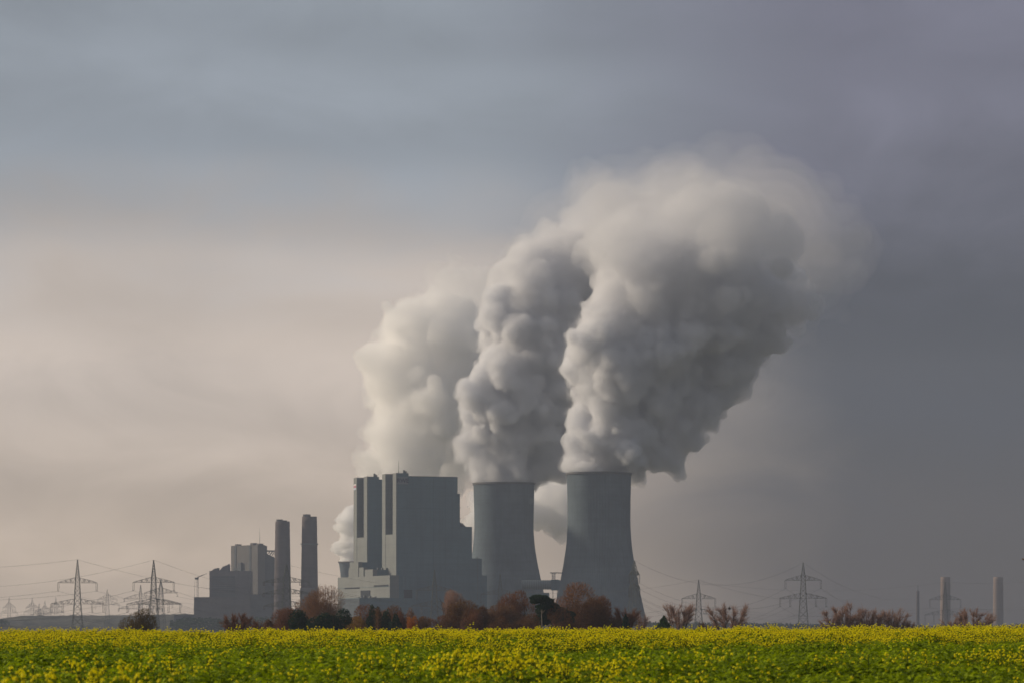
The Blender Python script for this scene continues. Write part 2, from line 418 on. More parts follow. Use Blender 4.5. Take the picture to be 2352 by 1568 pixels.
part_box('loading_opening', m_open, hall, -0.5, 0.0, along(846.4), along(822.3), zup(1369.4, D_H + 60), zup(1354.6, D_H + 60))  # flat dark panel on the wall; its depth is only painted
for k in range(3):
    z = zh * (0.45 + 0.18 * k)
    part_box('joint_flashing', m_joint, hall, -0.22, 0.0, 0.5, LH - 0.5, z, z + 0.28)
# the steps (bays) between hall and boiler houses
for px, top, left, off in ((856.3, 1306.3, 793.0, 11.0), (834.9, 1301.9, 797.0, 14.5), (822.8, 1289.2, 800.5, 18.0)):
    q = P(px, HZ, D_H + 60); D_q = D_H + (895.3 - px) * uH / SA * CA + 12.0
    bb = frame_at(px, D_q); bb.name = 'deaerator_bay'
    Ls = (px - left) * U(D_q) / SA
    part_box('lit_wall', m_clad_lit, bb, 0, 5, 0, Ls, 0, zup(top, D_q))
    part_box('end_wall', m_clad_shade, bb, 5.01, 26, 0.4, Ls, 0, zup(top, D_q) - 0.4)
    if px > 850:
        for k in range(3): part_box('roof_vent', m_steel, bb, 6 + k * 5, 8 + k * 5, 1, 3, zup(top, D_q) - 0.4, zup(top, D_q) + 1.8)
    tag(bb, {856.3: 'lowest stepped bay rising behind the pale turbine hall roof', 834.9: 'middle stepped bay between turbine hall and rear boiler house',
             822.8: 'highest stepped bay at the foot of the rear boiler house'}[px], 'building', 'stepped bays beside the boiler house')
tag(hall, 'pale sunlit turbine hall with strip windows and dark loading opening', 'industrial hall')
# low front building
D_F = 3690.0
m_low_shade = mat('workshop side cladding shaded tone', (0.045, 0.06, 0.07), 0.7, 0.12, 0.03, spec=0.2, streaks=0.3)  # shade put into the colour; this side faces the sun
low = frame_at(825.6, D_F); low.name = 'low_workshop'; uF = U(D_F)
zf_ = zup(1372.0, D_F)
part_box('front_wall', m_clad_shade, low, 0.6, (950 - 825.6) * uF / CA, 0, 40, 0, zf_)
part_box('side_wall', m_low_shade, low, 0, 0.59, 0.2, (825.6 - 774) * uF / SA, 0, zf_ - 0.4)
for k in range(7):
    part_box('roof_unit', m_steel, low, 1 + k * 3.2, 2.6 + k * 3.2 + (k % 3) * 0.5, 6, 9, zf_, zf_ + 0.9 + (k * 7 % 5) * 0.45)
pm = MB(); pm.bar((3, 100, zf_), (3, 100, zf_ + 9), 0.4); pm.bar((9, 110, zf_), (9, 110, zf_ + 9), 0.4); pm.bar((3, 100, zf_ + 9), (9, 110, zf_ + 9), 0.4); pm.bar((3, 100, zf_), (9, 110, zf_ + 9), 0.25)
pm.build('roof_gantry', m_steel, low)
tag(low, 'low blue-grey workshop block in front of the turbine hall', 'building')

# ------------------------------------------------------------------ flue duct and gantry between the towers
D_D = 3930.0
uD = U(D_D); c0 = P(1198, 1342, D_D); c1 = P(1266, 1342, D_D)
duct = empty('flue_duct', (c0.x, D_D, PLAIN))
m_duct = mat('pale ribbed duct metal', (0.16, 0.20, 0.21), 0.5, 0.1, 0.1, spec=0.4)
b = MB(); R = 10.7 * uD; z0 = c0.z - PLAIN; L = c1.x - c0.x
b.bar((0, 0, z0), (L, 0, z0), R, None, 28); body = b.build('pipe', m_duct, duct)
for k in range(13):
    q = MB(); x = L * (k + 0.5) / 13.0; q.bar((x - 0.22, 0, z0), (x + 0.22, 0, z0), R + 0.45, None, 28); q.build('stiffener_ring', m_steel, body)
q = MB(); q.box(L, L + 9.5, -6.5, 6.5, z0 - R - 1.0, z0 + R + 0.6); q.build('junction_box', m_clad_shade, duct)
q = MB(); q.box(L + 9.6, L + 26, -4.5, 4.5, z0 - R + 0.6, z0 + R - 0.4); q.build('tower_inlet', m_clad_shade, duct)
zt = zup(1315.5, D_D); zb_ = z0 + R + 0.6
for x0 in (L + 1.0, L + 14.5):
    q = MB()
    for dx in (0, 3.6):
        for dy in (-2, 2): q.bar((x0 + dx, dy, zb_ - 1), (x0 + dx, dy, zt), 0.32)
    for k in range(4):
        za = zb_ + (zt - zb_) * k / 4; zc = zb_ + (zt - zb_) * (k + 1) / 4
        for dy in (-2, 2):
            q.bar((x0, dy, za), (x0 + 3.6, dy, zc), 0.2); q.bar((x0 + 3.6, dy, za), (x0, dy, zc), 0.2); q.bar((x0, dy, zc), (x0 + 3.6, dy, zc), 0.2)
    q.build('gantry_leg', m_steel, duct)
q = MB(); q.box(L - 1.5, L + 19.5, -2.3, 2.3, zt, zt + 1.0); q.build('gantry_beam', m_steel, duct)
for x in (4, L * 0.36, L * 0.66, L + 2, L + 7):
    q = MB(); q.bar((x, -2, 0), (x, 0, z0 - R + 0.4), 0.5); q.bar((x, 2, 0), (x, 0, z0 - R + 0.4), 0.5); q.build('support_leg', m_steel, duct)
tag(duct, 'fat ribbed flue duct with gantry running between the two cooling towers', 'flue duct')
pb = P(1243, HZ, 3990); pbx = empty('pump_house', (pb.x, 3990, PLAIN))
part_box('wall', m_clad_shade, pbx, -18, 9.5, 0, 20, 0, zup(1360, 3990)); part_box('annexe', m_clad_shade, pbx, 9.6, 15.5, 2, 18, 0, zup(1374, 3990)); part_box('stair_block', m_clad_shade, pbx, 15.6, 20.5, 3, 16, 0, zup(1383, 3990))
tag(pbx, 'small stepped grey building at the foot of the flue duct', 'building')

# ------------------------------------------------------------------ old power station on the left
D_O = 4600.0
uO = U(D_O)
def ox(px): return (px - 1176) * uO
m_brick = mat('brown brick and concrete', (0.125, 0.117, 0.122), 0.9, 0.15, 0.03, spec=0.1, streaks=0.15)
m_brick_l = mat('pale concrete infill and sunlit wall tone', (0.125, 0.12, 0.115), 0.9, 0.12, 0.03, spec=0.1, streaks=0.2)
m_brick_d = mat('dark louvres and shaded wall tone', (0.085, 0.095, 0.105), 0.9, 0.15, 0.05, spec=0.1)
# its walls lean the same way as the new station's: sunlit wall painted paler, shaded end wall painted darker
AO = math.radians(40.0)
old = empty('old_boiler_house', (ox(592), D_O, PLAIN), AO)
sO, cO = math.sin(AO), math.cos(AO)
def oy(px): return (592 - px) * uO / sO
zO = zup(1250.3, D_O)
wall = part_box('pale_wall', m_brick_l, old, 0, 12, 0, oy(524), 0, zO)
for a, c_ in ((533.5, 537.8), (570.6, 575.3)):  # recess shade laid on as darker strips
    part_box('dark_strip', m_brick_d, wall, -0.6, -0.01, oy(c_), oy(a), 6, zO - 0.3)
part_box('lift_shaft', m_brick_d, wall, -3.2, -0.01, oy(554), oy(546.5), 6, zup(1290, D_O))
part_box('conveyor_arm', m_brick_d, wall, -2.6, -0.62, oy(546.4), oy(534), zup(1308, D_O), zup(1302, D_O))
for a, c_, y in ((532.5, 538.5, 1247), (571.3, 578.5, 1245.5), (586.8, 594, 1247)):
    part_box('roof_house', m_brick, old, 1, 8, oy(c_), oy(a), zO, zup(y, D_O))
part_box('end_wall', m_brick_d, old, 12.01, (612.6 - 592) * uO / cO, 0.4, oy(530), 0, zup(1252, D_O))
xa, xb = (612.6 - 592) * uO / cO, (634 - 592) * uO / cO
q = MB(); za, zb_ = zup(1270, D_O), zup(1281, D_O)
q.add([(xa + .01, 1, 0), (xb, 1, 0), (xb, 1, zb_), (xa + .01, 1, za), (xa + .01, 40, 0), (xb, 40, 0), (xb, 40, zb_), (xa + .01, 40, za)],
      [(0, 1, 2, 3), (5, 4, 7, 6), (3, 2, 6, 7), (1, 5, 6, 2), (4, 0, 3, 7), (0, 4, 5, 1)])
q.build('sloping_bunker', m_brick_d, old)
q = MB(); z1 = zup(1262, D_O)
q.box(xa + .02, xa + 19, 2, 7, z1 - 1.8, z1)
for k in range(3): q.bar((xa + 2 + k * 4.5, 4, za - 2), (xa + 7 + k * 4.5, 4, z1 - 1.8), 0.5); q.bar((xa + 6 + k * 3, 4, z1 - 1.8), (xa + 12 + k * 3, 4, zb_), 0.35)
q.build('loading_crane', m_steel, old)
q = MB(); q.bar((4, oy(591), zO), (4, oy(591), zO + 22), 0.35, 0.15); q.build('antenna_mast', m_steel, old)
for k in range(1, 5):
    z = zO * k / 5.0; part_box('floor_band', m_brick, wall, -0.4, -0.015, 1, oy(525), z, z + 0.6)
tag(old, 'old brown power station block with sloping bunker left of the twin chimneys', 'power station')
# front lower wing
u_ = U(D_O - 60); fw = empty('old_turbine_hall', ((481 - 1176) * u_, D_O - 60, PLAIN))
def fx(px): return (px - 481) * u_
def fz(py): return zup(py, D_O - 60)
wl = part_box('wall', m_brick, fw, 0, fx(575), 0, 40, 0, fz(1310))
louv = part_box('louvre_wall', m_brick_d, wl, fx(487), fx(540), -0.6, -0.01, fz(1370), fz(1322))
for k in range(9):
    z = fz(1368) + (fz(1324) - fz(1368)) * k / 9.0
    part_box('louvre', m_brick, louv, fx(487.5), fx(539.5), -1.2, -0.61, z, z + 0.9)
for a, c_, y0, y1 in ((484, 500, 1310, 1304), (503, 525, 1310, 1299), (514, 524.5, 1299, 1295)):
    q = MB(); za, zb_ = fz(y0), fz(y1)
    q.add([(fx(a), 3, za), (fx(c_), 3, za), (fx(c_), 3, zb_ + 0.6), (fx(a) + 5, 3, zb_ - 0.4), (fx(a), 30, za), (fx(c_), 30, za), (fx(c_), 30, zb_ + 0.6), (fx(a) + 5, 30, zb_ - 0.4)],
          [(0, 1, 2, 3), (5, 4, 7, 6), (3, 2, 6, 7), (1, 5, 6, 2), (4, 0, 3, 7)])
    q.build('roof_house', m_brick, fw)
tag(fw, 'stepped brown hall with louvred front left of the old boiler block', 'industrial hall')
u_ = U(D_O - 130); pln = empty('coal_bunker_wing', ((445.7 - 1176) * u_, D_O - 130, PLAIN))
part_box('wall', m_brick, pln, 0, (575 - 445.7) * u_, 0, 50, 0, zup(1370, D_O - 130))
part_box('lower_wall', m_brick_d, pln, (575 - 445.7) * u_ + .01, (660 - 445.7) * u_, 2, 50, 0, zup(1364, D_O - 130))
part_box('side_shed', m_brick_d, pln, -(445.7 - 399) * u_, -0.01, 4, 30, 0, zup(1411, D_O - 130))
part_box('pale_panel', m_brick_l, pln, (628 - 445.7) * u_, (642 - 445.7) * u_, 1.2, 1.99, zup(1376, D_O - 130), zup(1366, D_O - 130))
part_box('pale_panel', m_brick_l, pln, (627 - 445.7) * u_, (645 - 445.7) * u_, 1.2, 1.99, zup(1412, D_O - 130), zup(1388, D_O - 130))
tag(pln, 'long low brown wing along the foot of the old station', 'building')
lw = empty('low_store', ((672 - 1176) * U(4300), 4300, PLAIN))
part_box('wall', m_brick_l, lw, 0, 58 * U(4300), 0, 25, 0, zup(1398, 4300)); part_box('roof_ridge', m_brick_d, lw, 3, 50 * U(4300), 4, 20, zup(1398, 4300), zup(1394, 4300))
tag(lw, 'pale low store between the feet of the twin chimneys', 'building')

m_chim = mat('brown weathered chimney concrete', (0.085, 0.068, 0.066), 0.9, 0.2, 0.05, spec=0.1, streaks=0.5, rings=0.5)
def chimney(px0, px1, bx0, bx1, top, steps, D, label, ring=None, base_pale=None):
    cx = (px0 + px1) / 2; u = U(D); rt = (px1 - px0) / 2 * u; rb = (bx1 - bx0) / 2 * u
    t = empty('chimney', ((cx - 1176) * u, D, PLAIN))
    zt = zup(top, D); prof = [(rb + (rt - rb) * (k / 24.0), zt * k / 24.0) for k in range(25)]
    b = MB(); b.lathe(prof + [(rt - 1.0, zt), (rt - 1.1, zt - 4)], 48, cap=True); sh = b.build('shaft', m_chim, t, True)
    for k in range(1, 12):
        q = MB(); z = zt * k / 12.0; r = rb + (rt - rb) * k / 12.0
        q.lathe([(r + 0.05, z - 0.25), (r + 0.35, z - 0.2), (r + 0.35, z + 0.2), (r + 0.05, z + 0.25)], 40, cap=False); q.build('hoop', m_chim, sh)
    for dx, r, h in steps:
        q = MB(); q.lathe([(r, zt - 4), (r, zt + h), (r - 0.5, zt + h), (r - 0.6, zt - 3)], 28, cap=True, c=(dx, 0)); q.build('flue', m_conc_d, t)
    if ring:
        q = MB(); z = zup(ring, D); r = rb + (rt - rb) * z / zt
        q.lathe([(r, z - 0.8), (r + 1.5, z - 0.2), (r + 1.5, z + 1.0), (r, z + 0.2)], 40, cap=False); q.build('platform', m_steel, t)
    if base_pale:
        q = MB(); z = zup(base_pale, D); q.lathe([(rb + 0.3, 0), (rb + 0.2, z), (rb - 0.3, z + 0.1)], 40, cap=False); q.build('base_sleeve', m_brick_l, t)
    return tag(t, label, 'chimney')
D_C = 4450.0
o = chimney(632.5, 665.3, 628.0, 670.5, 1196.5, [(-3.8, 4.4, 2.6), (1.6, 4.2, 1.3)], D_C, 'brown chimney beside the old boiler block, shorter of the twin chimneys'); o['group'] = 'twin chimneys of the old station'
o = chimney(693.7, 727.9, 690.0, 732.0, 1185.5, [(-3.6, 5.0, 3.0)], D_C, 'brown chimney with platform ring standing alone right of its twin', ring=1249, base_pale=1349); o['group'] = 'twin chimneys of the old station'
m_chim2 = mat('pale far chimney concrete', (0.19, 0.14, 0.115), 0.9, 0.1, 0.02, spec=0.1, streaks=0.12)
m_keep = m_chim; m_chim = m_chim2
D_R = 6300.0
o = chimney(2160.6, 2182.6, 2160.0, 2184.5, 1324, [], D_R, 'far pale chimney behind the right-hand pylon crossarm'); o['group'] = 'far chimneys on the right'
o = chimney(2281.8, 2303.8, 2281.0, 2305.5, 1324, [], D_R, 'far pale chimney nearest the right edge of the view'); o['group'] = 'far chimneys on the right'
m_chim = m_keep
o = chimney(2104.6, 2111.4, 2104.2, 2112.2, 1356, [(0.0, 0.9, 9.0)], 6000.0, 'slender dark far stack left of the two pale chimneys')

# tower crane at the old station
D_K = 4500.0
crane = empty('tower_crane', ((454 - 1176) * U(D_K), D_K, PLAIN)); uk = U(D_K)
q = MB(); zc = zup(1327, D_K)
for dx in (-0.9, 0.9): q.bar((dx, 0, 0), (dx, 0, zc), 0.3)
for k in range(22): q.bar((-0.9 if k % 2 else 0.9, 0, zc * k / 22), (0.9 if k % 2 else -0.9, 0, zc * (k + 1) / 22), 0.18)
q.build('mast', m_steel, crane)
q = MB(); j1 = (21 * uk, 0, zup(1316, D_K))
q.bar((-2, 0, zc), j1, 0.35); q.bar((-1, 0, zc + 1.6), j1, 0.25)
for k in range(8):
    f0, f1 = k / 8.0, (k + 1) / 8.0
    q.bar((-2 + (j1[0] + 2) * f0, 0, zc + (j1[2] - zc) * f0), (-1 + (j1[0] + 1) * f1, 0, zc + 1.6 + (j1[2] - zc - 1.6) * f1), 0.15)
q.build('jib', m_steel, crane)
q = MB(); q.box(-3.6, 1.2, -1, 1, zc - 1.6, zc + 1.0); q.build('cab', m_steel, crane)
q = MB(); q.bar((-3.4, 0, zc), (-18 * uk * 0.62, 0, 0), 0.2); q.build('stay_cable', m_steel, crane)
tag(crane, 'slim lattice crane with raised jib beside the old station', 'crane')
# ------------------------------------------------------------------ steam
def vnoise(shape, cell, rg):
    """smooth value noise in -1..1 on a voxel grid"""
    n = [int(math.ceil(s / cell)) + 2 for s in shape]
    a = rg.rand(*n).astype(np.float32) * 2 - 1
    for ax in range(3):
        x = np.arange(shape[ax], dtype=np.float32) / cell
        i = x.astype(int); f = x - i; f = f * f * (3 - 2 * f)
        sh = [1, 1, 1]; sh[ax] = -1; f = f.reshape(sh)
        a = np.take(a, i, ax) * (1 - f) + np.take(a, i + 1, ax) * f
    return a

def puffs(axis, n1, seed, squash=0.75, r1=(0.34, 0.62), n2=12, n3=6, keep=1.0, off=0.74):
    """billows along a rising axis of (position, radius): big puffs carry smaller ones, those carry smaller still"""
    rg = np.random.RandomState(seed)
    A = np.array([[*p, r] for p, r in axis]); seg = np.r_[0, np.cumsum(np.linalg.norm(np.diff(A[:, :3], axis=0), axis=1) / (A[:-1, 3] + A[1:, 3]))]
    T = np.linspace(0, seg[-1], n1) + rg.uniform(-0.5, 0.5, n1) * seg[-1] / n1
    out = []
    for t in np.clip(T, 0, seg[-1]):
        c = np.array([np.interp(t, seg, A[:, k]) for k in range(4)]); R = c[3]
        a = rg.uniform(0, 2 * math.pi); q = math.sqrt(rg.uniform(0.08, 1)) * off * R
        p = c[:3] + np.array([math.cos(a) * q, math.sin(a) * q * squash, rg.uniform(-.18, .18) * R])
        r = R * rg.uniform(*r1); out.append((p, r, t / seg[-1]))
        for k in range(n2):
            d = rg.randn(3); d[2] += 0.25; d /= np.linalg.norm(d)
            r2 = r * rg.uniform(0.24, 0.62); p2 = p + d * (r * rg.uniform(0.78, 0.98)); out.append((p2, r2, t / seg[-1]))
            for j in range(n3):
                e = rg.randn(3) + d * 0.8; e /= np.linalg.norm(e)
                r3 = r2 * rg.uniform(0.30, 0.55); out.append((p2 + e * (r2 * 0.9), r3, t / seg[-1]))
    return out

def steam_mesh(name, pf, vox, seed, m, parent=None, grow=lambda t: 0.0, rough=(17, 5.5, 6, 2.4), cut=None, isos=None):
    rg = np.random.RandomState(seed)
    C = np.array([p for p, r, t in pf]); R = np.array([r + grow(t) for p, r, t in pf])
    ok = R > vox * 0.9; C, R = C[ok], R[ok]
    M_ = 12.0 + 1.25 * (rough[1] + rough[3])                  # how far outside the puffs the field is known
    lo = (C - R[:, None]).min(0) - M_ - 2; hi = (C + R[:, None]).max(0) + M_ + 2
    shape = tuple(int(s) for s in np.ceil((hi - lo) / vox))
    f = np.full(shape, -M_, np.float32)
    for c, r in zip(C, R):
        i0 = np.maximum(((c - r - M_ - lo) / vox).astype(int), 0); i1 = np.minimum(((c + r + M_ - lo) / vox).astype(int) + 1, shape)
        g = [(np.arange(i0[k], i1[k], dtype=np.float32) * vox + lo[k] - c[k]) ** 2 for k in range(3)]
        d = r - np.sqrt(g[0][:, None, None] + g[1][None, :, None] + g[2][None, None, :])
        s = f[i0[0]:i1[0], i0[1]:i1[1], i0[2]:i1[2]]
        np.maximum(s, d, out=s)
    f += rough[1] * (np.abs(vnoise(shape, rough[0] / vox * 2, rg)) * 2 - 0.8)
    f += rough[3] * (np.abs(vnoise(shape, rough[2] / vox * 2, rg)) * 2 - 0.8)
    if cut is not None:
        X = [np.arange(shape[k], dtype=np.float32) * vox + lo[k] for k in range(3)]
        f = cut(f, X[0][:, None, None], X[1][None, :, None], X[2][None, None, :])
    f[0] = f[-1] = -5; f[:, 0] = f[:, -1] = -5; f[:, :, 0] = f[:, :, -1] = -5
    g = vdb.FloatGrid(-12.0); g.copyFromArray(f)
    first = None
    for k, iso in enumerate(isos or (0.0,)):                  # several shells: the steam thickens inwards step by step
        p, q = g.convertToQuads(iso)
        if not len(q): continue
        o = np_mesh(name if k == 0 else 'inner_layer', p * vox + lo, q[:, ::-1].astype(np.int32), m, parent if k == 0 else first, smooth=True)
        first = first or o
    return first

def steam_mat(name, dens, col=(0.97, 0.97, 0.97), g=0.05, skin=0.0):
    m = bpy.data.materials.new(name); m.use_nodes = True
    t = NT(m.node_tree); t.n.clear()
    out = t.node('ShaderNodeOutputMaterial'); v = t.node('ShaderNodeVolumePrincipled')
    v.inputs['Color'].default_value = (*col, 1); v.inputs['Density'].default_value = dens; v.inputs['Anisotropy'].default_value = g
    t.l.new(v.outputs[0], out.inputs['Volume'])
    if skin:
        a = t.node('ShaderNodeBsdfTransparent'); b = t.node('ShaderNodeBsdfDiffuse'); b.inputs[0].default_value = (0.85, 0.85, 0.85, 1)
        x = t.node('ShaderNodeMixShader'); x.inputs[0].default_value = skin
        t.l.new(a.outputs[0], x.inputs[1]); t.l.new(b.outputs[0], x.inputs[2]); t.l.new(x.outputs[0], out.inputs['Surface'])
    return m
m_core = steam_mat('dense steam', 0.085, (0.905, 0.915, 0.94), skin=0.004)  # cloud shade put into the scatter colour, greyer than clean steam
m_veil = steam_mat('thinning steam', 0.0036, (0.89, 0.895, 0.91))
m_core1 = steam_mat('sunlit steam', 0.04, (1, 1, 1), 0.0, skin=0.004)  # kept pure white so this plume reads sunlit beside the greyed ones
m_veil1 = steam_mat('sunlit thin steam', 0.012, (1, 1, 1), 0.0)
m_mid = steam_mat('half-dense steam', 0.05, (0.95, 0.95, 0.955), skin=0.004)
m_core2 = steam_mat('loosening steam', 0.05, (0.885, 0.89, 0.91), skin=0.004)  # greyed like the dense core to look cloud-shaded
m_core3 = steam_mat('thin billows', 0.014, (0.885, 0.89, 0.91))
m_puff = steam_mat('bright puff', 0.14, (1, 1, 1), 0.0, skin=0.004)
m_thin = steam_mat('drifting vapour', 0.0017, (0.90, 0.90, 0.92))

def ax(D, *pts): return [(np.array(P(x, y, D)) + np.array([0, dy, 0]), r * U(D)) for x, y, dy, r in pts]
def rim_cut(px, D, top, rim_u, left=True):
    cx = (px - 1176) * U(D); R = rim_u * U(D); zt = EYE + (HZ - top) * U(D)
    def cut(f, X, Y, Z):
        rad = np.sqrt((X - cx) ** 2 + (Y - D) ** 2)
        below = np.clip((zt + 1.5 - Z) / 4.0, 0, 1)
        wind = np.clip((cx + R * 0.9 - X) / 14.0, 0, 1)       # windward side stays clean, leeward may sag
        return f - below * wind * np.clip((rad - R + 4) * 3, 0, 60) - np.clip((zt - 6 - Z), 0, 99) * (rad < R + 3) * 4.0
    return cut

# right-hand tower
A3 = ax(D_T3, (1375, 1098, 0, 70), (1385, 1060, 0, 80), (1405, 1000, 0, 94), (1428, 920, 0, 112), (1458, 830, 0, 132), (1510, 745, 0, 162), (1555, 670, 0, 185), (1600, 590, 0, 195), (1650, 520, 0, 190))
p3 = puffs(A3, 66, 11)
p3 += puffs(ax(D_T3, (1450, 1072, 25, 44), (1500, 1050, 35, 62), (1540, 990, 45, 80), (1575, 910, 55, 95), (1625, 820, 60, 108), (1690, 740, 60, 108), (1760, 660, 60, 105)), 60, 12)   # sagging lee side
def by_height(pf, D, y0, y1):
    z0, z1 = P(0, y0, D).z, P(0, y1, D).z
    return [(c, r, (c[2] - z0) / (z1 - z0)) for c, r, t in pf]
p3 = by_height(p3, D_T3, 1098, 420)
o3 = steam_mesh('steam_plume', p3, 2.8, 21, m_veil, None, grow=lambda t: 1.5 + 14 * max(0, t - 0.5), isos=(0.0, 8.0, 20.0), cut=rim_cut(1375.8, D_T3, 1086, 72))
tag(o3, 'grey-white billowing steam plume rising from the right-hand cooling tower', 'steam plume', 'steam plumes')
for nm_, mm_, tc_, gr_ in (('dense_core', m_core, 0.50, -0.5), ('middle_billows', m_core2, 0.72, 0.0), ('upper_billows', m_core3, 0.86, 0.6)):   # thinner and thinner towards the top
    steam_mesh(nm_, [q for q in p3 if q[2] < tc_], 2.6, 21, mm_, o3, grow=lambda t, g=gr_: g, cut=rim_cut(1375.8, D_T3, 1086, 71))

# left-hand tower
A2 = ax(D_T2, (1157, 1120, 0, 70), (1160, 1080, 0, 78), (1172, 1010, 0, 98), (1185, 920, 0, 118), (1195, 830, 0, 132), (1212, 740, 0, 136), (1270, 660, 0, 140), (1350, 580, 10, 140), (1430, 500, 20, 150))
p2 = puffs(A2, 70, 31)
p2 += puffs(ax(D_T2, (1225, 1085, 10, 40), (1268, 1068, 20, 54), (1295, 1000, 25, 66), (1312, 910, 40, 85), (1335, 820, 50, 105), (1350, 720, 60, 125), (1385, 630, 60, 135), (1450, 545, 60, 135)), 56, 33)
p2 = by_height(p2, D_T2, 1120, 470)
o2 = steam_mesh('steam_plume', p2, 2.9, 41, m_veil, None, grow=lambda t: 1.5 + 10 * max(0, t - 0.6), isos=(0.0, 8.0, 20.0), cut=rim_cut(1157.5, D_T2, 1109.3, 68))
tag(o2, 'thick grey steam column rising from the left-hand cooling tower', 'steam plume', 'steam plumes')
for nm_, mm_, tc_, gr_ in (('dense_core', m_core, 0.66, -0.5), ('middle_billows', m_core2, 0.82, 0.0), ('upper_billows', m_core3, 0.97, 0.6)):   # thinner and thinner towards the top
    steam_mesh(nm_, [q for q in p2 if q[2] < tc_], 2.7, 41, mm_, o2, grow=lambda t, g=gr_: g, cut=rim_cut(1157.5, D_T2, 1109.3, 67))

# behind the boiler houses
D_P1 = 4500.0
A1 = ax(D_P1, (885, 1130, 0, 74), (910, 1075, 0, 86), (960, 1005, 0, 104), (990, 930, 0, 118), (1000, 850, 0, 130), (1025, 770, 0, 122), (1055, 710, 0, 108), (1085, 660, 0, 92))
p1 = puffs(A1, 64, 51)
p1 += puffs(ax(D_P1, (878, 990, 90, 40), (880, 920, 90, 54), (900, 850, 80, 66), (930, 770, 70, 66), (950, 705, 60, 44)), 30, 53)
p1 += puffs(ax(D_P1, (1000, 1110, 60, 60), (1050, 1060, 60, 70), (1080, 980, 70, 80), (1090, 880, 80, 90)), 24, 55)
o1 = steam_mesh('steam_plume', p1, 3.0, 61, m_veil1, None, grow=lambda t: 1.0)
tag(o1, 'bright warm-white steam cloud rising behind the grey boiler houses', 'steam plume', 'steam plumes')
steam_mesh('dense_core', [q for q in p1 if q[2] < 0.8], 2.9, 61, m_core1, o1, grow=lambda t: -0.8)
# low steam drifting behind the two towers
p5 = puffs(ax(5000.0, (1040, 1245, 0, 34), (1085, 1205, 0, 50), (1150, 1175, 0, 70), (1240, 1170, 0, 84), (1340, 1150, 0, 90)), 44, 71)
o5 = steam_mesh('steam_plume', p5, 3.4, 72, m_mid, None)
tag(o5, 'low grey steam bank seen in the gap between the two cooling towers', 'steam plume', 'steam plumes')
# far small tower
p4 = puffs(ax(D_T4, (803, 1296, 0, 26), (799, 1262, 0, 34), (806, 1228, 0, 32), (806, 1196, 0, 38), (830, 1180, 0, 34)), 30, 81)
o4 = steam_mesh('steam_plume', p4, 2.0, 82, m_puff, None, rough=(7, 1.6, 4, 0.8))
tag(o4, 'small bright steam puff above the far little cooling tower', 'steam plume', 'steam plumes')
# low puff of steam beside the chimney foot
p6 = puffs(ax(4250.0, (735, 1378, 0, 9), (750, 1362, 0, 15), (775, 1352, 0, 14), (800, 1350, 0, 10)), 10, 91)
o6 = steam_mesh('steam_plume', p6, 1.5, 92, m_mid, None, rough=(7, 1.2, 4, 0.5))
tag(o6, 'pale low wisp of steam right of the alone-standing brown chimney', 'steam plume', 'steam plumes')
# dark exhaust wisps over the boiler house roofs
m_exh = steam_mat('grey exhaust', 0.05, (0.35, 0.36, 0.37), 0.1)
for k, (x, y, D, lab) in enumerate(((869, 1095, D_B1 + 40, 'small dark exhaust wisp above the rear boiler house roof'), (937, 1086, D_B2 + 30, 'small dark exhaust wisp above the lettered boiler house roof'))):
    pw = puffs(ax(D, (x - 6, y + 2, 0, 5.0), (x, y - 5, 0, 6.0), (x + 5, y - 12, 0, 5.5), (x + 4, y - 19, 0, 4.0)), 16, 95 + k, r1=(0.35, 0.6), n2=6, n3=0)
    tag(steam_mesh('exhaust_wisp', pw, 0.6, 97 + k, m_exh, None, rough=(4, 0.7, 2.0, 0.3)), lab, 'exhaust')
# the plumes spread into a thin bank of vapour overhead, drifting right
pt = puffs(ax(4000.0, (1110, 720, 230, 90), (1190, 620, 210, 125), (1300, 530, 190, 165), (1430, 475, 180, 195), (1580, 450, 180, 225), (1740, 455, 190, 235), (1860, 500, 200, 190), (1950, 540, 210, 140)), 80, 101, r1=(0.5, 0.75), n2=7, n3=0, off=0.5)
ot = steam_mesh('vapour_bank', pt, 8.0, 103, m_thin, None, rough=(110, 16, 40, 7), isos=(0, 14, 30, 48, 68))
tag(ot, 'thin vapour bank where the steam plumes spread and drift right', 'vapour', kind='stuff')
# the lee of the right-hand plume trails away as thin shaded vapour
pq = puffs(ax(3900.0, (1560, 1010, 60, 70), (1620, 930, 70, 100), (1690, 840, 80, 120), (1770, 750, 90, 130), (1850, 660, 100, 130)), 34, 121, r1=(0.5, 0.75), n2=7, n3=0, off=0.5)
tag(steam_mesh('vapour_trail', pq, 7.0, 123, m_thin, None, rough=(80, 14, 30, 6), isos=(0, 12, 26, 42)), 'shaded vapour trailing off the right-hand steam plume', 'vapour', kind='stuff')

# ------------------------------------------------------------------ haze: the air of the whole plain
hz = MB(); hz.box(-4700, 4700, -400, 9200, PLAIN - 1.5, 720)
m_haze = steam_mat('hazy air', 0.000078, (0.43, 0.495, 0.64), 0.25)
tag(hz.build('haze', m_haze), kind='stuff')
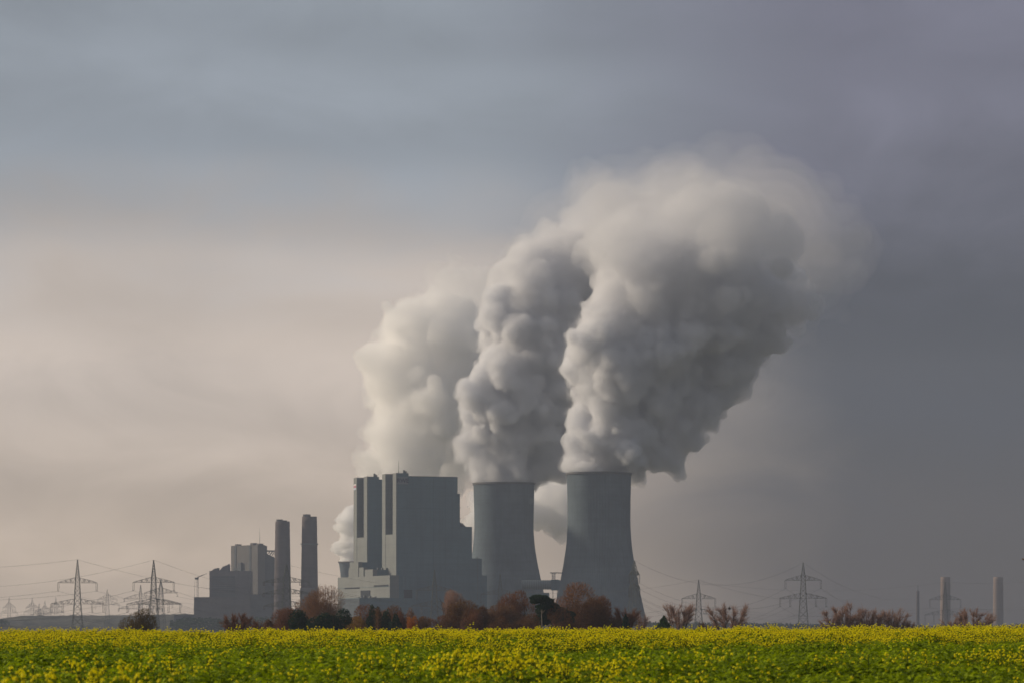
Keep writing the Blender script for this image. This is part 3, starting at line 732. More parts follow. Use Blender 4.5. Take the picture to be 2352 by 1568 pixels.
# ------------------------------------------------------------------ pylons and lines
m_lat = mat('grey-green galvanised lattice', (0.085, 0.095, 0.085), 0.6, 0.2, 0.3, spec=0.3)
m_ins = mat('dark glass insulator', (0.05, 0.05, 0.05), 0.4, 0.1, 0.5)
m_wire = mat('weathered aluminium cable', (0.10, 0.10, 0.10), 0.6, 0.1, 0.5)
def pylon(px, top, D, arms, label, rz=0.0, wid=1.0, th=1.0, hang=19.0):
    """arms: (photo y of the lower chord, half width in photo units, insulator positions as fractions of the half width)"""
    u = U(D); t = empty('pylon', ((px - 1176) * u, D, PLAIN), rz)
    H = zup(top, D); k1 = zup(arms[-1][0], D)
    wb, wm, wt = 4.6 * wid, 2.5 * wid, 0.18
    za = zup(arms[0][0] - 14, D)
    def hw(z):
        if z < k1: return wb + (wm - wb) * z / k1
        if z < za: return wm + (1.45 * wid - wm) * (z - k1) / max(za - k1, 1)
        return 1.45 * wid + (wt - 1.45 * wid) * (z - za) / max(H - za, 1)
    r = 0.17 * th
    b = MB(); z = 0.0
    while z < H - 0.5:
        zn = min(H, z + max(2.2, hw(z) * 1.7)); a, c = hw(z), hw(zn)
        cs = [(-1, -1), (1, -1), (1, 1), (-1, 1)]
        for i in range(4):
            p, q = cs[i], cs[(i + 1) % 4]
            b.bar((p[0] * a, p[1] * a, z), (p[0] * c, p[1] * c, zn), r)
            b.bar((p[0] * a, p[1] * a, z), (q[0] * c, q[1] * c, zn), r * 0.62)
            b.bar((q[0] * a, q[1] * a, z), (p[0] * c, p[1] * c, zn), r * 0.62)
            b.bar((p[0] * c, p[1] * c, zn), (q[0] * c, q[1] * c, zn), r * 0.55)
        z = zn
    b.build('mast', m_lat, t)
    att = [Vector((0, 0, H))]
    for y, half, fr in arms:
        zc = zup(y, D); L = half * u; hgt = zup(y - 11, D) - zc; a = hw(zc)
        for s in (-1, 1):
            q = MB(); n = 7
            for dy in (-1, 1):
                pl_ = [(s * (a + (L - a) * k / n), dy * a * (1 - k / n) * 0.8, zc) for k in range(n + 1)]
                pu_ = [(s * (a + (L - a) * k / n), dy * a * (1 - k / n) * 0.7, zc + hgt * (1 - k / n) ** 0.9 + 0.25) for k in range(n + 1)]
                for k in range(n):
                    q.bar(pl_[k], pl_[k + 1], r * 0.9); q.bar(pu_[k], pu_[k + 1], r * 0.8)
                    q.bar(pl_[k], pu_[k + 1] if k % 2 else pu_[k], r * 0.5); q.bar(pu_[k], pl_[k + 1], r * 0.5)
            q.build('crossarm', m_lat, t)
            for f in fr:
                hl = hang * u
                q = MB()
                for dx in (-0.55, 0.55): q.bar((s * L * f + dx, 0, zc - 0.05), (s * L * f + dx * 0.9, 0, zc - hl), 0.13 * th, None, 5)
                q.bar((s * L * f - 0.7, 0, zc - hl), (s * L * f + 0.7, 0, zc - hl), 0.16 * th)
                q.build('insulator', m_ins, t)
                att.append(Vector((s * L * f, 0, zc - hl)))
    tag(t, label, 'pylon', 'electricity pylons')
    R = Vector((0, 0, 0)); c, s = math.cos(rz), math.sin(rz)
    return [Vector((t.location.x + p.x * c - p.y * s, t.location.y + p.x * s + p.y * c, t.location.z + p.z)) for p in att]

DON = lambda y1, h1, y2, h2: [(y1, h1, (0.98,)), (y2, h2, (0.55, 0.98))]
PA = pylon(178, 1284, 2600, DON(1337.5, 45, 1386, 61), 'tall lattice pylon furthest left of the two big ones', math.radians(14), th=1.15)
PB = pylon(353, 1285, 2600, DON(1336.5, 48, 1386.5, 63), 'tall lattice pylon standing behind the round autumn bush', math.radians(-6), th=1.15)
PC = pylon(323, 1343, 3500, DON(1374, 38, 1397, 51), 'shorter dark pylon just left of the tall pylon by the bush', 0.1, wid=0.8, th=1.4, hang=6)
PD = pylon(369.5, 1332, 3400, DON(1361, 40, 1386, 50), 'hazy pylon right behind the tall pylon by the bush', -0.2, wid=1.0, th=1.1, hang=8)
PE = pylon(1604.7, 1330.5, 3000, DON(1374, 39, 1409, 52), 'pylon between the two bare fan-shaped trees right of the towers', 0.05, th=1.1)
PF = pylon(1844.8, 1291, 2800, DON(1331.7, 41.5, 1373, 54), 'tall pylon standing alone on the dark right side', 0.0, th=1.1)
PG = pylon(1457, 1286, 2700, DON(1319, 24, 1350, 26), 'pylon seen edge-on against the right cooling tower flank', math.radians(58), th=1.1)
PH = pylon(998, 1308, 2900, DON(1355, 42, 1391, 54), 'pylon in front of the lettered boiler house', math.radians(8), th=1.35)
PI = pylon(1149, 1317.5, 3000, DON(1364, 45, 1400, 56), 'pylon in front of the left cooling tower', math.radians(-5), th=1.2)
PJ = pylon(658, 1295.5, 2500, [(1336, 53, (0.6, 0.98)), (1362.5, 54, (0.6, 0.98)), (1391, 52, (0.6, 0.98))], 'dark three-armed pylon in front of the brown chimneys', math.radians(10), wid=1.25, th=1.4, hang=7)
PK = pylon(2171, 1335.5, 3700, DON(1376, 36, 1411, 47), 'hazy pylon in front of the far pale chimney', 0.0, th=1.0)
far = []
for x, y in ((21, 1371), (74, 1371), (90, 1385), (103, 1378), (128, 1371), (246.5, 1352)):
    D = 5600 if y > 1360 else 5000
    far.append(pylon(x, y, D, [(y + 24, 15 + (x > 200) * 8, (0.95,)), (y + 36, 20 + (x > 200) * 9, (0.95,))],
          {21: 'tiny far pylon at the very left of the skyline', 74: 'tiny far pylon second from the left edge', 90: 'shortest tiny pylon on the left skyline', 103: 'tiny far pylon between the shortest one and the big left pylon',
           128: 'tiny far pylon just left of the big left pylon', 246.5: 'faint far pylon midway between the two big left pylons'}[x], 0.2, wid=0.9, th=0.8, hang=9))
pc = P(-210, 1330, 2750); offL = lambda P0, sx, dz: [p + Vector((sx, 250, dz)) for p in P0]

WIRE = ('topmost wire of the', 'left upper-arm wire of the', 'right upper-arm wire of the', 'inner left lower-arm wire of the', 'outer left lower-arm wire of the', 'inner right lower-arm wire of the', 'outer right lower-arm wire of the')
WIRE3 = ('topmost wire of the', 'inner left top-arm wire of the', 'outer left top-arm wire of the', 'inner right top-arm wire of the', 'outer right top-arm wire of the', 'inner left middle-arm wire of the', 'outer left middle-arm wire of the')
def span(A, B, sag, label, group, r=0.07):
    for ci, (a, b_) in enumerate(zip(A, B)):
        n = 22; pts = []
        for k in range(n + 1):
            f = k / n; p = a.lerp(b_, f); pts.append((p.x, p.y, p.z - 4 * sag * f * (1 - f)))
        q = MB(); q.tube(pts, [r] * (n + 1), 4)
        tag(q.build('power_cable', m_wire), (WIRE3 if A[0] is PJ[0] else WIRE)[ci] + ' ' + label, 'cable', group)
def near(P0, dx, dy, dz): return [p + Vector((dx, dy, dz)) for p in P0]
span(PA, near(PA, -175, -60, -4), 5.5, 'cables leading left from the leftmost big pylon', 'cables left of the leftmost big pylon')
span(PA, near(PA, 170, 520, -22), 9, 'cables running right from the leftmost big pylon', 'cables right of the leftmost big pylon')
span(PB, near(PB, -230, 300, -16), 8, 'cables left of the big pylon by the bush', 'cables left of the big pylon by the bush')
span(PB, near(PB, 130, 700, -30), 8, 'cables right of the big pylon by the bush', 'cables right of the big pylon by the bush')
span(PD, near(PD, 150, 350, -8), 6, 'cables from the hazy left pylon', 'cables of the hazy pylon')
span(PJ[:7], near(PJ, 190, 450, -14)[:7], 8, 'cables right of the three-armed pylon', 'cables right of the three-armed pylon', 0.06)
span(PH, PI, 10, 'cables across the boiler house front', 'cables across the plant front', 0.06)
span(PG, PF, 19, 'cables between edge-on and tall right pylon', 'cables right of the cooling towers')
span(PE, near(PE, -170, 250, -6), 7, 'cables left of the pylon between bare trees', 'cables left of the pylon between the bare trees')
span(PE, near(PE, 190, 500, -12), 9, 'cables right of the pylon between bare trees', 'cables right of the pylon between the bare trees')
span(PF, near(PF, 165, 650, -24), 10, 'cables right of the tall right pylon', 'cables right of the tall right pylon')
span(PK, near(PK, 150, -250, 14), 8, 'cables right of the far-chimney pylon', 'cables right of the hazy chimney pylon')
span(PK, near(PK, -260, 120, 2), 10, 'cables left of the far-chimney pylon', 'cables left of the hazy chimney pylon')

# ------------------------------------------------------------------ trees
def leaf_mat(name, col, col2, trans=0.25):
    m = bpy.data.materials.new(name); m.use_nodes = True; t = NT(m.node_tree); t.n.clear()
    out = t.node('ShaderNodeOutputMaterial'); d = t.node('ShaderNodeBsdfDiffuse'); tr = t.node('ShaderNodeBsdfTranslucent'); x = t.node('ShaderNodeMixShader')
    gi = t.node('ShaderNodeNewGeometry'); co = t.node('ShaderNodeTexCoord').outputs['Object']
    rn = gi.outputs['Random Per Island']
    n1 = t.noise(co, 0.45, 3, 0.6)
    f = t.m('ADD', t.m('MULTIPLY', rn, 0.6), t.m('MULTIPLY', n1, 0.5), 0, True)
    c = t.mix(f, col, col2)
    t.l.new(c, d.inputs[0]); t.l.new(c, tr.inputs[0]); x.inputs[0].default_value = trans
    t.l.new(d.outputs[0], x.inputs[1]); t.l.new(tr.outputs[0], x.inputs[2]); t.l.new(x.outputs[0], out.inputs['Surface'])
    return m
LM = dict(
    brown=leaf_mat('brown winter twigs', (0.075, 0.042, 0.024), (0.24, 0.128, 0.066)),
    redbrown=leaf_mat('red-brown twigs', (0.085, 0.042, 0.025), (0.25, 0.118, 0.066)),
    tan=leaf_mat('tan twigs', (0.12, 0.065, 0.036), (0.30, 0.165, 0.090)),
    dark=leaf_mat('dark bare thicket', (0.055, 0.029, 0.017), (0.18, 0.090, 0.042)),
    orange=leaf_mat('orange autumn leaves', (0.22, 0.075, 0.015), (0.52, 0.20, 0.040), 0.4),
    gold=leaf_mat('dull gold leaves', (0.13, 0.075, 0.018), (0.33, 0.19, 0.045), 0.35),
    rust=leaf_mat('rust and olive leaves', (0.030, 0.040, 0.010), (0.15, 0.085, 0.022), 0.3),
    ever=leaf_mat('dark conifer needles', (0.010, 0.024, 0.016), (0.034, 0.062, 0.032), 0.15),
    green=leaf_mat('deep green conifer needles', (0.016, 0.040, 0.012), (0.065, 0.12, 0.030), 0.2),
    pink=leaf_mat('pinkish grey twigs', (0.17, 0.108, 0.086), (0.40, 0.26, 0.205), 0.35),
)
m_bark = mat('grey-brown bark', (0.055, 0.042, 0.032), 0.95, 0.3, 0.6, spec=0.05)
m_birch = mat('pale birch bark', (0.20, 0.18, 0.15), 0.9, 0.25, 0.8, spec=0.1)

def strips(P_, D_, L_, W_, rg, bend=0.15):
    """thin curved quads: start points, directions, lengths, widths"""
    n = len(P_); side = np.cross(D_, rg.randn(n, 3)); side /= np.linalg.norm(side, axis=1)[:, None] + 1e-9
    mid = P_ + D_ * L_[:, None] * 0.5 + rg.randn(n, 3) * L_[:, None] * bend * 0.5
    end = P_ + D_ * L_[:, None] + rg.randn(n, 3) * L_[:, None] * bend
    a = side * W_[:, None] * 0.5
    V = np.stack([P_ - a, P_ + a, mid + a * 0.8, mid - a * 0.8, end + a * 0.35, end - a * 0.35], 1).reshape(-1, 3)
    o = np.arange(n)[:, None] * 6
    F = np.concatenate([o + np.array([[0, 1, 2, 3]]), o + np.array([[3, 2, 4, 5]])])
    return V, F
def leaves(P_, S_, rg, flat=0.0):
    n = len(P_); a = rg.randn(n, 3); a /= np.linalg.norm(a, axis=1)[:, None]; b = np.cross(a, rg.randn(n, 3)); b /= np.linalg.norm(b, axis=1)[:, None]
    if flat: a[:, 2] *= 1 - flat; b[:, 2] *= 1 - flat
    a = a * S_[:, None]; b = b * S_[:, None] * 0.6
    V = np.stack([P_ - a * 0.5, P_ + b * 0.5, P_ + a * 0.5, P_ - b * 0.5], 1).reshape(-1, 3)
    return V, np.arange(n * 4).reshape(-1, 4)

def crown_points(n, H, W, z0, rg, lobes, dep=0.9, shell=0.5):
    """points in a lumpy crown built of overlapping lobes; returns points and outward directions"""
    C = []; R = []
    for k in range(lobes):
        while True:
            v = rg.uniform(-1, 1, 3)
            if v @ v < 1: break
        v = v / max(np.linalg.norm(v), 0.2) * (rg.uniform(0.35, 0.66))
        C.append(v); R.append(rg.uniform(0.32, 0.50))
    C = np.array(C); R = np.array(R); pick = rg.choice(lobes, n, p=R ** 2 / (R ** 2).sum())
    d = rg.randn(n, 3); d /= np.linalg.norm(d, axis=1)[:, None]
    q = C[pick] + d * (R[pick] * (shell + (1 - shell) * rg.rand(n) ** 0.5))[:, None]
    q = q / np.array([np.percentile(np.abs(q[:, 0]), 97), np.percentile(np.abs(q[:, 1]), 97), np.percentile(np.abs(q[:, 2]), 97)])
    hz_ = (H - z0) / 2
    p = q * np.array([W, W * dep, hz_]) + np.array([0, 0, z0 + hz_])
    return p, d

def limbs(b, H, W, z0, rg, n, r0, fan=0.5, split=0.25, ends=None):
    """trunk and limbs as tapering tubes; returns limb sample points for twigs"""
    pts = []; zs = H * split
    b.tube([(0, 0, -0.3), (rg.normal(0, .05), rg.normal(0, .05), zs * 0.5), (rg.normal(0, .1), 0, zs)], [r0 * 1.25, r0, r0 * 0.85], 7)
    for k in range(n):
        a = 2 * math.pi * (k + rg.uniform(-.3, .3)) / n; sp = W * fan * rg.uniform(0.35, 1.0)
        tip = np.array([math.cos(a) * sp, math.sin(a) * sp * 0.9, H * rg.uniform(0.78, 0.99) - abs(sp) / W * H * 0.12])
        s0 = np.array([0, 0, zs * rg.uniform(0.55, 1.0)])
        m1 = s0 + (tip - s0) * 0.4 + np.array([math.cos(a), math.sin(a), 0]) * sp * 0.18 + rg.randn(3) * 0.15
        m2 = s0 + (tip - s0) * 0.72 + np.array([math.cos(a), math.sin(a), 0]) * sp * 0.10 + rg.randn(3) * 0.2
        r = r0 * rg.uniform(0.38, 0.6)
        b.tube([s0, m1, m2, tip], [r, r * 0.65, r * 0.4, r * 0.12], 5)
        for j in range(9):
            f = rg.uniform(0.3, 0.98); seg = [s0, m1, m2, tip]; x = f * 3; i = min(int(x), 2); c = seg[i] + (seg[i + 1] - seg[i]) * (x - i)
            dd = (tip - s0) / np.linalg.norm(tip - s0) + rg.randn(3) * 0.45 + np.array([math.cos(a), math.sin(a), 0.3]) * 0.25; dd /= np.linalg.norm(dd)
            e = c + dd * H * rg.uniform(0.10, 0.24); e[2] = min(e[2], H)
            b.tube([c, (c + e) / 2 + rg.randn(3) * 0.1, e], [r * 0.3, r * 0.2, r * 0.07], 4)
            pts.append((c, e))
    return pts

def place(name, px, D, label, cat='tree', group='trees along the field edge'):
    t = empty(name, ((px - 1176) * U(D), D, PLAIN)); return tag(t, label, cat, group)
def bare_tree(px, half, top, D, colr, label, seed, twigs=2600, fan=1.0, split=0.16, nl=9, fine=0.055):
    rg = np.random.RandomState(seed); H = zup(top, D) * 1.03; W = half * U(D) * 1.1; twigs = int(twigs * 1.5)
    t = place('bare_tree', px, D, label); b = MB()
    pts = limbs(b, H * 0.96, W, 0, rg, nl, 0.030 * H, fan, split); b.build('trunk', m_bark, t)
    i = rg.randint(0, len(pts), twigs); f = rg.rand(twigs)[:, None]
    A = np.array([p[0] for p in pts])[i]; B = np.array([p[1] for p in pts])[i]
    s = A + (B - A) * f; d = (B - A) / np.linalg.norm(B - A, axis=1)[:, None] * 0.9 + rg.randn(twigs, 3) * 0.5 + np.array([0, 0, 0.35]); d /= np.linalg.norm(d, axis=1)[:, None]
    L = H * rg.uniform(0.05, 0.15, twigs)
    V, F = strips(s, d, L, rg.uniform(0.6, 1.3, twigs) * fine, rg)
    np_mesh('crown', V, F, LM[colr], t)
    return t
def round_tree(px, half, top, D, colr, label, seed, n=5200, lobes=11, z0=0.06, mix=0.0, leafsize=(0.14, 0.30), trunk=True, shell=0.45, colr2=None, name='autumn_tree', stripw=0.095):
    """dense crown: fine twigs, with leaves where mix > 0"""
    rg = np.random.RandomState(seed); H = zup(top, D) * 1.04; W = half * U(D) * 1.05; n = int(n * 2.2)
    t = place(name, px, D, label); b = MB(); limbs(b, H * 0.9, W * 0.8, 0, rg, 7, 0.028 * H, 0.7, 0.14); b.build('trunk', m_bark, t)
    p, d = crown_points(n, H, W, H * z0, rg, lobes, shell=shell)
    nl = int(n * mix)
    if n - nl > 0:
        q = p[nl:]; dd = d[nl:] + np.array([0, 0, 0.8]) + rg.randn(n - nl, 3) * 0.35; dd /= np.linalg.norm(dd, axis=1)[:, None]
        L = rg.uniform(0.35, 1.0, n - nl) * (0.07 * H)
        V, F = strips(q - dd * L[:, None] * 0.6, dd, L, rg.uniform(0.6, 1.4, n - nl) * stripw, rg)
        np_mesh('crown', V, F, LM[colr], t)
    if nl:
        V, F = leaves(p[:nl], rg.uniform(*leafsize, nl), rg); np_mesh('foliage' if n - nl > 0 else 'crown', V, F, LM[colr2 or colr], t)
    return t
def conifer(px, half, top, D, colr, label, seed, n=4200, cone=0.7, name='conifer'):
    rg = np.random.RandomState(seed); H = zup(top, D); W = half * U(D); t = place(name, px, D, label)
    b = MB(); b.tube([(0, 0, -0.3), (0, 0, H * 0.5), (0, 0, H * 0.97)], [0.03 * H, 0.02 * H, 0.005 * H], 6); b.build('trunk', m_bark, t)
    n = int(n * 1.6); cone *= 0.5; W *= 1.15; H *= 1.04
    f = rg.rand(n) ** 0.8; a = rg.rand(n) * 2 * math.pi
    lob = 1 + 0.22 * np.sin(a * 3 + seed) + 0.18 * np.sin(a * 7 + f * 25) + 0.2 * np.sin(f * 38 + a * 2)
    prof = np.where(f < 0.12, 0.75 + f * 2, 1.0 - ((f - 0.12) / 0.88) ** (1 / max(cone, .2)))
    r = W * np.clip(prof, 0.02, 1) * lob * (0.45 + 0.55 * rg.rand(n) ** 0.4)
    p = np.stack([np.cos(a) * r, np.sin(a) * r, f * H], -1)
    V, F = leaves(p, rg.uniform(0.22, 0.55, n), rg, 0.2); np_mesh('crown', V, F, LM[colr], t)
    return t
DT = 900.0
round_tree(318, 40, 1409, 780, 'rust', 'rounded rust and olive bush in front of the left pylons', 1, 9000, 14, 0.0, 0.9, (0.12, 0.26), name='autumn_bush')
bare_tree(548, 32, 1411, 820, 'redbrown', 'dark red-brown shrub left of the tan tree by the old station', 2, 4200, 1.0, 0.1, 12)
bare_tree(594, 17, 1423, 830, 'redbrown', 'small thin red-brown shrub right of the larger red-brown one', 3, 1400, 1.0, 0.12, 7)
round_tree(660, 40, 1404, 860, 'redbrown', 'dense red-brown mound of twigs at the chimney foot', 4, 6500, 12)
round_tree(747, 52, 1367, 920, 'tan', 'large tan leafless tree with rounded crown right of the chimneys', 5, 8500, 13, 0.1, shell=0.3, stripw=0.075)
round_tree(697, 27, 1411, 800, 'ever', 'leftmost dark conifer under the tan rounded tree', 6, 4200, 10, 0.0, 1.0, (0.22, 0.5), shell=0.5, name='evergreen_tree')
round_tree(727, 27, 1415, 795, 'ever', 'lowest dark conifer in the clump under the tan tree', 7, 4200, 10, 0.0, 1.0, (0.22, 0.5), shell=0.5, name='evergreen_tree')
round_tree(768, 35, 1407, 805, 'ever', 'broadest dark conifer at the right of the clump under the tan tree', 8, 5600, 10, 0.0, 1.0, (0.22, 0.5), shell=0.5, name='evergreen_tree')
round_tree(842, 38, 1400, 900, 'redbrown', 'reddish leafless tree in front of the low workshop', 9, 5600, 10, 0.08, shell=0.4)
round_tree(893, 36, 1403, 890, 'brown', 'brown leafless tree left of the small orange sapling', 10, 5200, 10, 0.05, shell=0.4)
round_tree(828, 25, 1421, 800, 'gold', 'low dull-gold hedge bush left of the birch stem', 11, 2600, 8, 0.0, 0.6, name='autumn_bush')
round_tree(857, 15, 1405, 850, 'ever', 'narrow dark conifer just left of the pale birch stem', 12, 2200, 10, 0.0, 1.0, (0.22, 0.5), shell=0.5, name='evergreen_tree')
round_tree(879, 17, 1406, 855, 'ever', 'narrow dark conifer just right of the pale birch stem', 13, 2400, 10, 0.0, 1.0, (0.22, 0.5), shell=0.5, name='evergreen_tree')
round_tree(908, 13, 1415, 840, 'ever', 'small dark conifer nearest the orange sapling', 14, 1500, 10, 0.0, 1.0, (0.22, 0.5), shell=0.5, name='evergreen_tree')
def birch(px, top, D, label, seed):
    rg = np.random.RandomState(seed); H = zup(top, D); t = place('birch', px, D, label)
    b = MB(); b.tube([(0, 0, -0.3), (0.08, 0, H * 0.35), (-0.05, 0, H * 0.7), (0.1, 0, H)], [0.13, 0.11, 0.08, 0.03], 6); b.build('trunk', m_birch, t)
    n = 500; f = rg.uniform(0.45, 1.0, n); s = np.stack([rg.normal(0, .1, n), rg.normal(0, .1, n), f * H], -1); d = rg.randn(n, 3) * 0.6 + np.array([0, 0, .5]); d /= np.linalg.norm(d, axis=1)[:, None]
    V, F = strips(s, d, rg.uniform(0.5, 1.3, n), rg.uniform(0.03, 0.06, n), rg); np_mesh('crown', V, F, LM['brown'], t)
birch(867.5, 1398, 790, 'slim pale birch stem among the dark conifers', 15)
round_tree(946, 11, 1421, 790, 'orange', 'small bright orange sapling on the field edge', 16, 1500, 7, 0.1, 0.75, (0.10, 0.20), colr2='orange')
round_tree(941, 10, 1403, 860, 'tan', 'thin wispy tan tree rising behind the orange sapling', 17, 700, 6, 0.3, shell=0.2, stripw=0.055)
round_tree(978, 22, 1424, 880, 'brown', 'low brown thicket right of the orange sapling', 18, 2600, 8, 0.0)
round_tree(1006, 24, 1418, 900, 'redbrown', 'low reddish thicket below the thin round tree', 19, 2800, 8, 0.0)
round_tree(1031, 29, 1364, 960, 'pink', 'pale thin round leafless tree in front of the boiler house', 20, 3600, 10, 0.25, shell=0.25, stripw=0.06)
round_tree(1068, 34, 1389, 860, 'dark', 'brown bush with dull-gold top right of the pale round tree', 21, 5600, 10, 0.0, 0.3, colr2='gold')
round_tree(1105, 34, 1402, 850, 'dark', 'dark thicket left of the long red-brown grove', 22, 5000, 9, 0.0)
round_tree(1140, 42, 1389, 880, 'brown', 'dark brown leafless tree at the left of the grove by the pine', 23, 6500, 11, 0.0)
round_tree(1190, 46, 1370, 900, 'redbrown', 'broad red-brown leafless tree left of the dark pine', 24, 7500, 12, 0.05)
round_tree(1165, 36, 1412, 810, 'dark', 'low dark thicket in front of the red-brown grove', 25, 4800, 9, 0.0)
for k, (x, h, y, D, c, lab) in enumerate(((622, 16, 1424, 850, 'brown', 'low brown scrub left of the red-brown mound at the chimney foot'), (803, 16, 1424, 830, 'dark', 'low dark scrub between the conifer clump and the gold hedge'),
        (926, 16, 1416, 880, 'redbrown', 'reddish scrub just left of the orange sapling'), (960, 16, 1420, 870, 'brown', 'brown scrub just right of the orange sapling'),
        (1040, 26, 1412, 840, 'dark', 'dark thicket below the pale thin round tree'), (1085, 22, 1408, 830, 'redbrown', 'reddish thicket before the dull-gold topped bush'),
        (1418, 18, 1414, 850, 'brown', 'brown scrub between the grove and the small red-brown tree'))):
    round_tree(x, h, y, D, c, lab, 300 + k, 2400, 8, 0.0)
# umbrella pine: bare stem, flat dark crown of pads
def pine(px, top, D, pads, label, seed):
    rg = np.random.RandomState(seed); u = U(D); t = place('pine_tree', px, D, label)
    b = MB(); H = zup(top, D); b.tube([(0.15, 0, -0.3), (0.1, 0, H * 0.4), (-0.05, 0, H * 0.75), (0, 0, H * 0.95)], [0.17, 0.14, 0.11, 0.05], 7)
    P_ = []
    for dx, y, rx, rz in pads:
        c = np.array([dx * u, rg.uniform(-1, 1), zup(y, D)]); b.tube([(0, 0, c[2] - rz * u - 1.2), tuple((c * np.array([0.6, 0.6, 1])) - np.array([0, 0, 0.5])), tuple(c)], [0.10, 0.07, 0.03], 4)
        n = int(90 * rx * rz / 10) + 150; d = rg.randn(n, 3); d /= np.linalg.norm(d, axis=1)[:, None]
        P_.append(c + d * (rg.rand(n) ** 0.35)[:, None] * np.array([rx * u, rx * u, rz * u]))
    b.build('trunk', m_birch if seed == 26 else m_bark, t)
    P_ = np.concatenate(P_); V, F = leaves(P_, rg.uniform(0.18, 0.42, len(P_)), rg); np_mesh('crown', V, F, LM['ever'], t)
pine(1244, 1364, 830, [(-5, 1372, 24, 8), (10, 1379, 20, 8), (-14, 1380, 14, 6), (20, 1390, 18, 8), (6, 1392, 22, 7)], 'dark flat-topped pine with pale bare stem beside the flue duct', 26)
pine(1266, 1384, 840, [(-4, 1391, 24, 9), (-14, 1402, 24, 11), (14, 1402, 26, 10), (32, 1410, 26, 9), (4, 1416, 34, 13), (-20, 1422, 24, 14), (30, 1424, 26, 13)], 'dark spreading pine right of the pale-stemmed pine', 27)
round_tree(1318, 50, 1349, 880, 'brown', 'orange-leaved tree, tallest of the grove, below the right cooling tower', 28, 9000, 13, 0.12, 0.55, (0.12, 0.26), colr2='orange', shell=0.4)
round_tree(1290, 34, 1398, 830, 'dark', 'dark thicket below the orange-leaved tree', 29, 4600, 9, 0.0)
round_tree(1348, 42, 1385, 850, 'dark', 'dark brown tree right of the orange-leaved tree', 30, 6800, 11, 0.0)
round_tree(1390, 33, 1387, 870, 'redbrown', 'red-brown tree at the right end of the grove', 31, 5400, 10, 0.0)
round_tree(1230, 40, 1420, 815, 'dark', 'low dark undergrowth around the pine stems', 32, 4800, 9, 0.0)
bare_tree(1442, 27, 1397, 850, 'redbrown', 'small spreading red-brown tree before the right tower foot', 33, 2600, 1.0, 0.3, 9)
conifer(1437, 9.5, 1412, 800, 'ever', 'little dark conifer below the small red-brown tree', 34, 1500, 0.75)
bare_tree(1475, 18, 1408, 880, 'pink', 'thin grey twiggy shrub at the right tower edge', 35, 900, 1.0, 0.15, 7, 0.04)
conifer(1525, 19, 1416, 820, 'green', 'rounded deep green conifer left of the bare fan-shaped trees', 36, 3400, 0.95)
for k, (x, h, y, D, c, lab, n) in enumerate((
        (1562, 30, 1387, 860, 'pink', 'bare fan-shaped tree beside the round green conifer', 2600),
        (1672, 37, 1387, 880, 'pink', 'broad bare fan-shaped tree with a nest, right of the pylon', 3600),
        (1940, 35, 1385, 900, 'pink', 'largest bare tree left of the pair on the right', 3600),
        (1997, 25, 1395, 900, 'pink', 'bare tree in the middle of the row of three', 2400),
        (2046, 28, 1393, 900, 'pink', 'bare tree at the right end of the row of three', 2600),
        (2236, 40, 1394, 920, 'pink', 'lone bare spreading tree between the far chimneys', 3600))):
    o = bare_tree(x, h, y, D, c, lab, 40 + k, n, 1.15, 0.10, 10, 0.05)
    if x == 1672:
        q = MB(); H = zup(1396, D); rg = np.random.RandomState(5)
        for j in range(60):
            v = rg.randn(3); v /= np.linalg.norm(v); w_ = rg.randn(3) * 0.4; c0_ = np.array([0.35, 0, H]) + v * 0.22; q.bar(c0_ - w_ * 0.5, c0_ + w_ * 0.5, 0.025, None, 3)
        nest = q.build('nest', m_bark); nest.location = o.location; tag(nest, 'dark twig nest high in the broad bare fan-shaped tree', 'nest')
for k, (x, h, y, c, lab) in enumerate(((1622, 26, 1426, 'dark', 'low scrub between the two bare fan-shaped trees'), (1905, 18, 1421, 'pink', 'small shrub left of the row of three bare trees'), (1970, 22, 1423, 'pink', 'small shrub between the first two bare trees of the row'),
        (2078, 20, 1419, 'pink', 'small shrub right of the row of three bare trees'), (2195, 24, 1417, 'pink', 'low shrub left of the lone bare spreading tree'))):
    bare_tree(x, h, y, 900, c, lab, 60 + k, 1500, 1.1, 0.08, 9, 0.045)

# far woods that read as one mass
def far_wood(name, px0, px1, D, tops, seed, n, m, label):
    rg = np.random.RandomState(seed); x = rg.uniform(px0, px1, n)
    base = np.interp(x, [a for a, b in tops], [b for a, b in tops])
    ph = rg.uniform(0, 6, 6)
    lump = sum(np.sin(x * w_ + p) for w_, p in zip((0.11, 0.23, 0.37, 0.61, 0.9, 1.4), ph)) / 6.0
    top = EYE + (HZ - base + lump * 5.0) * U(D) - PLAIN
    z = PLAIN + top * rg.rand(n) ** 0.6; y = D + rg.uniform(-40, 40, n)
    P_ = np.stack([(x - 1176) * U(D), y, z], -1)
    V, F = leaves(P_, rg.uniform(1.5, 4.0, n), rg)
    tag(np_mesh(name, V, F, m), label, 'trees', kind='stuff')
far_wood('far_woodland', 1480, 2420, 4300, [(1480, 1428), (1560, 1430), (1700, 1431), (1860, 1433), (2000, 1438), (2200, 1436), (2420, 1434)], 7, 15000, LM['ever'], 'hazy blue line of far woodland on the right horizon')
far_wood('far_woodland', 395, 780, 3800, [(395, 1425), (440, 1418), (520, 1422), (600, 1418), (700, 1412), (780, 1415)], 8, 6000, LM['ever'], 'hazy dark scrub at the foot of the old station')
far_wood('far_woodland', -60, 22, 4300, [(-60, 1420), (10, 1423), (22, 1438)], 9, 1500, LM['ever'], 'dark clump of far trees at the left edge')

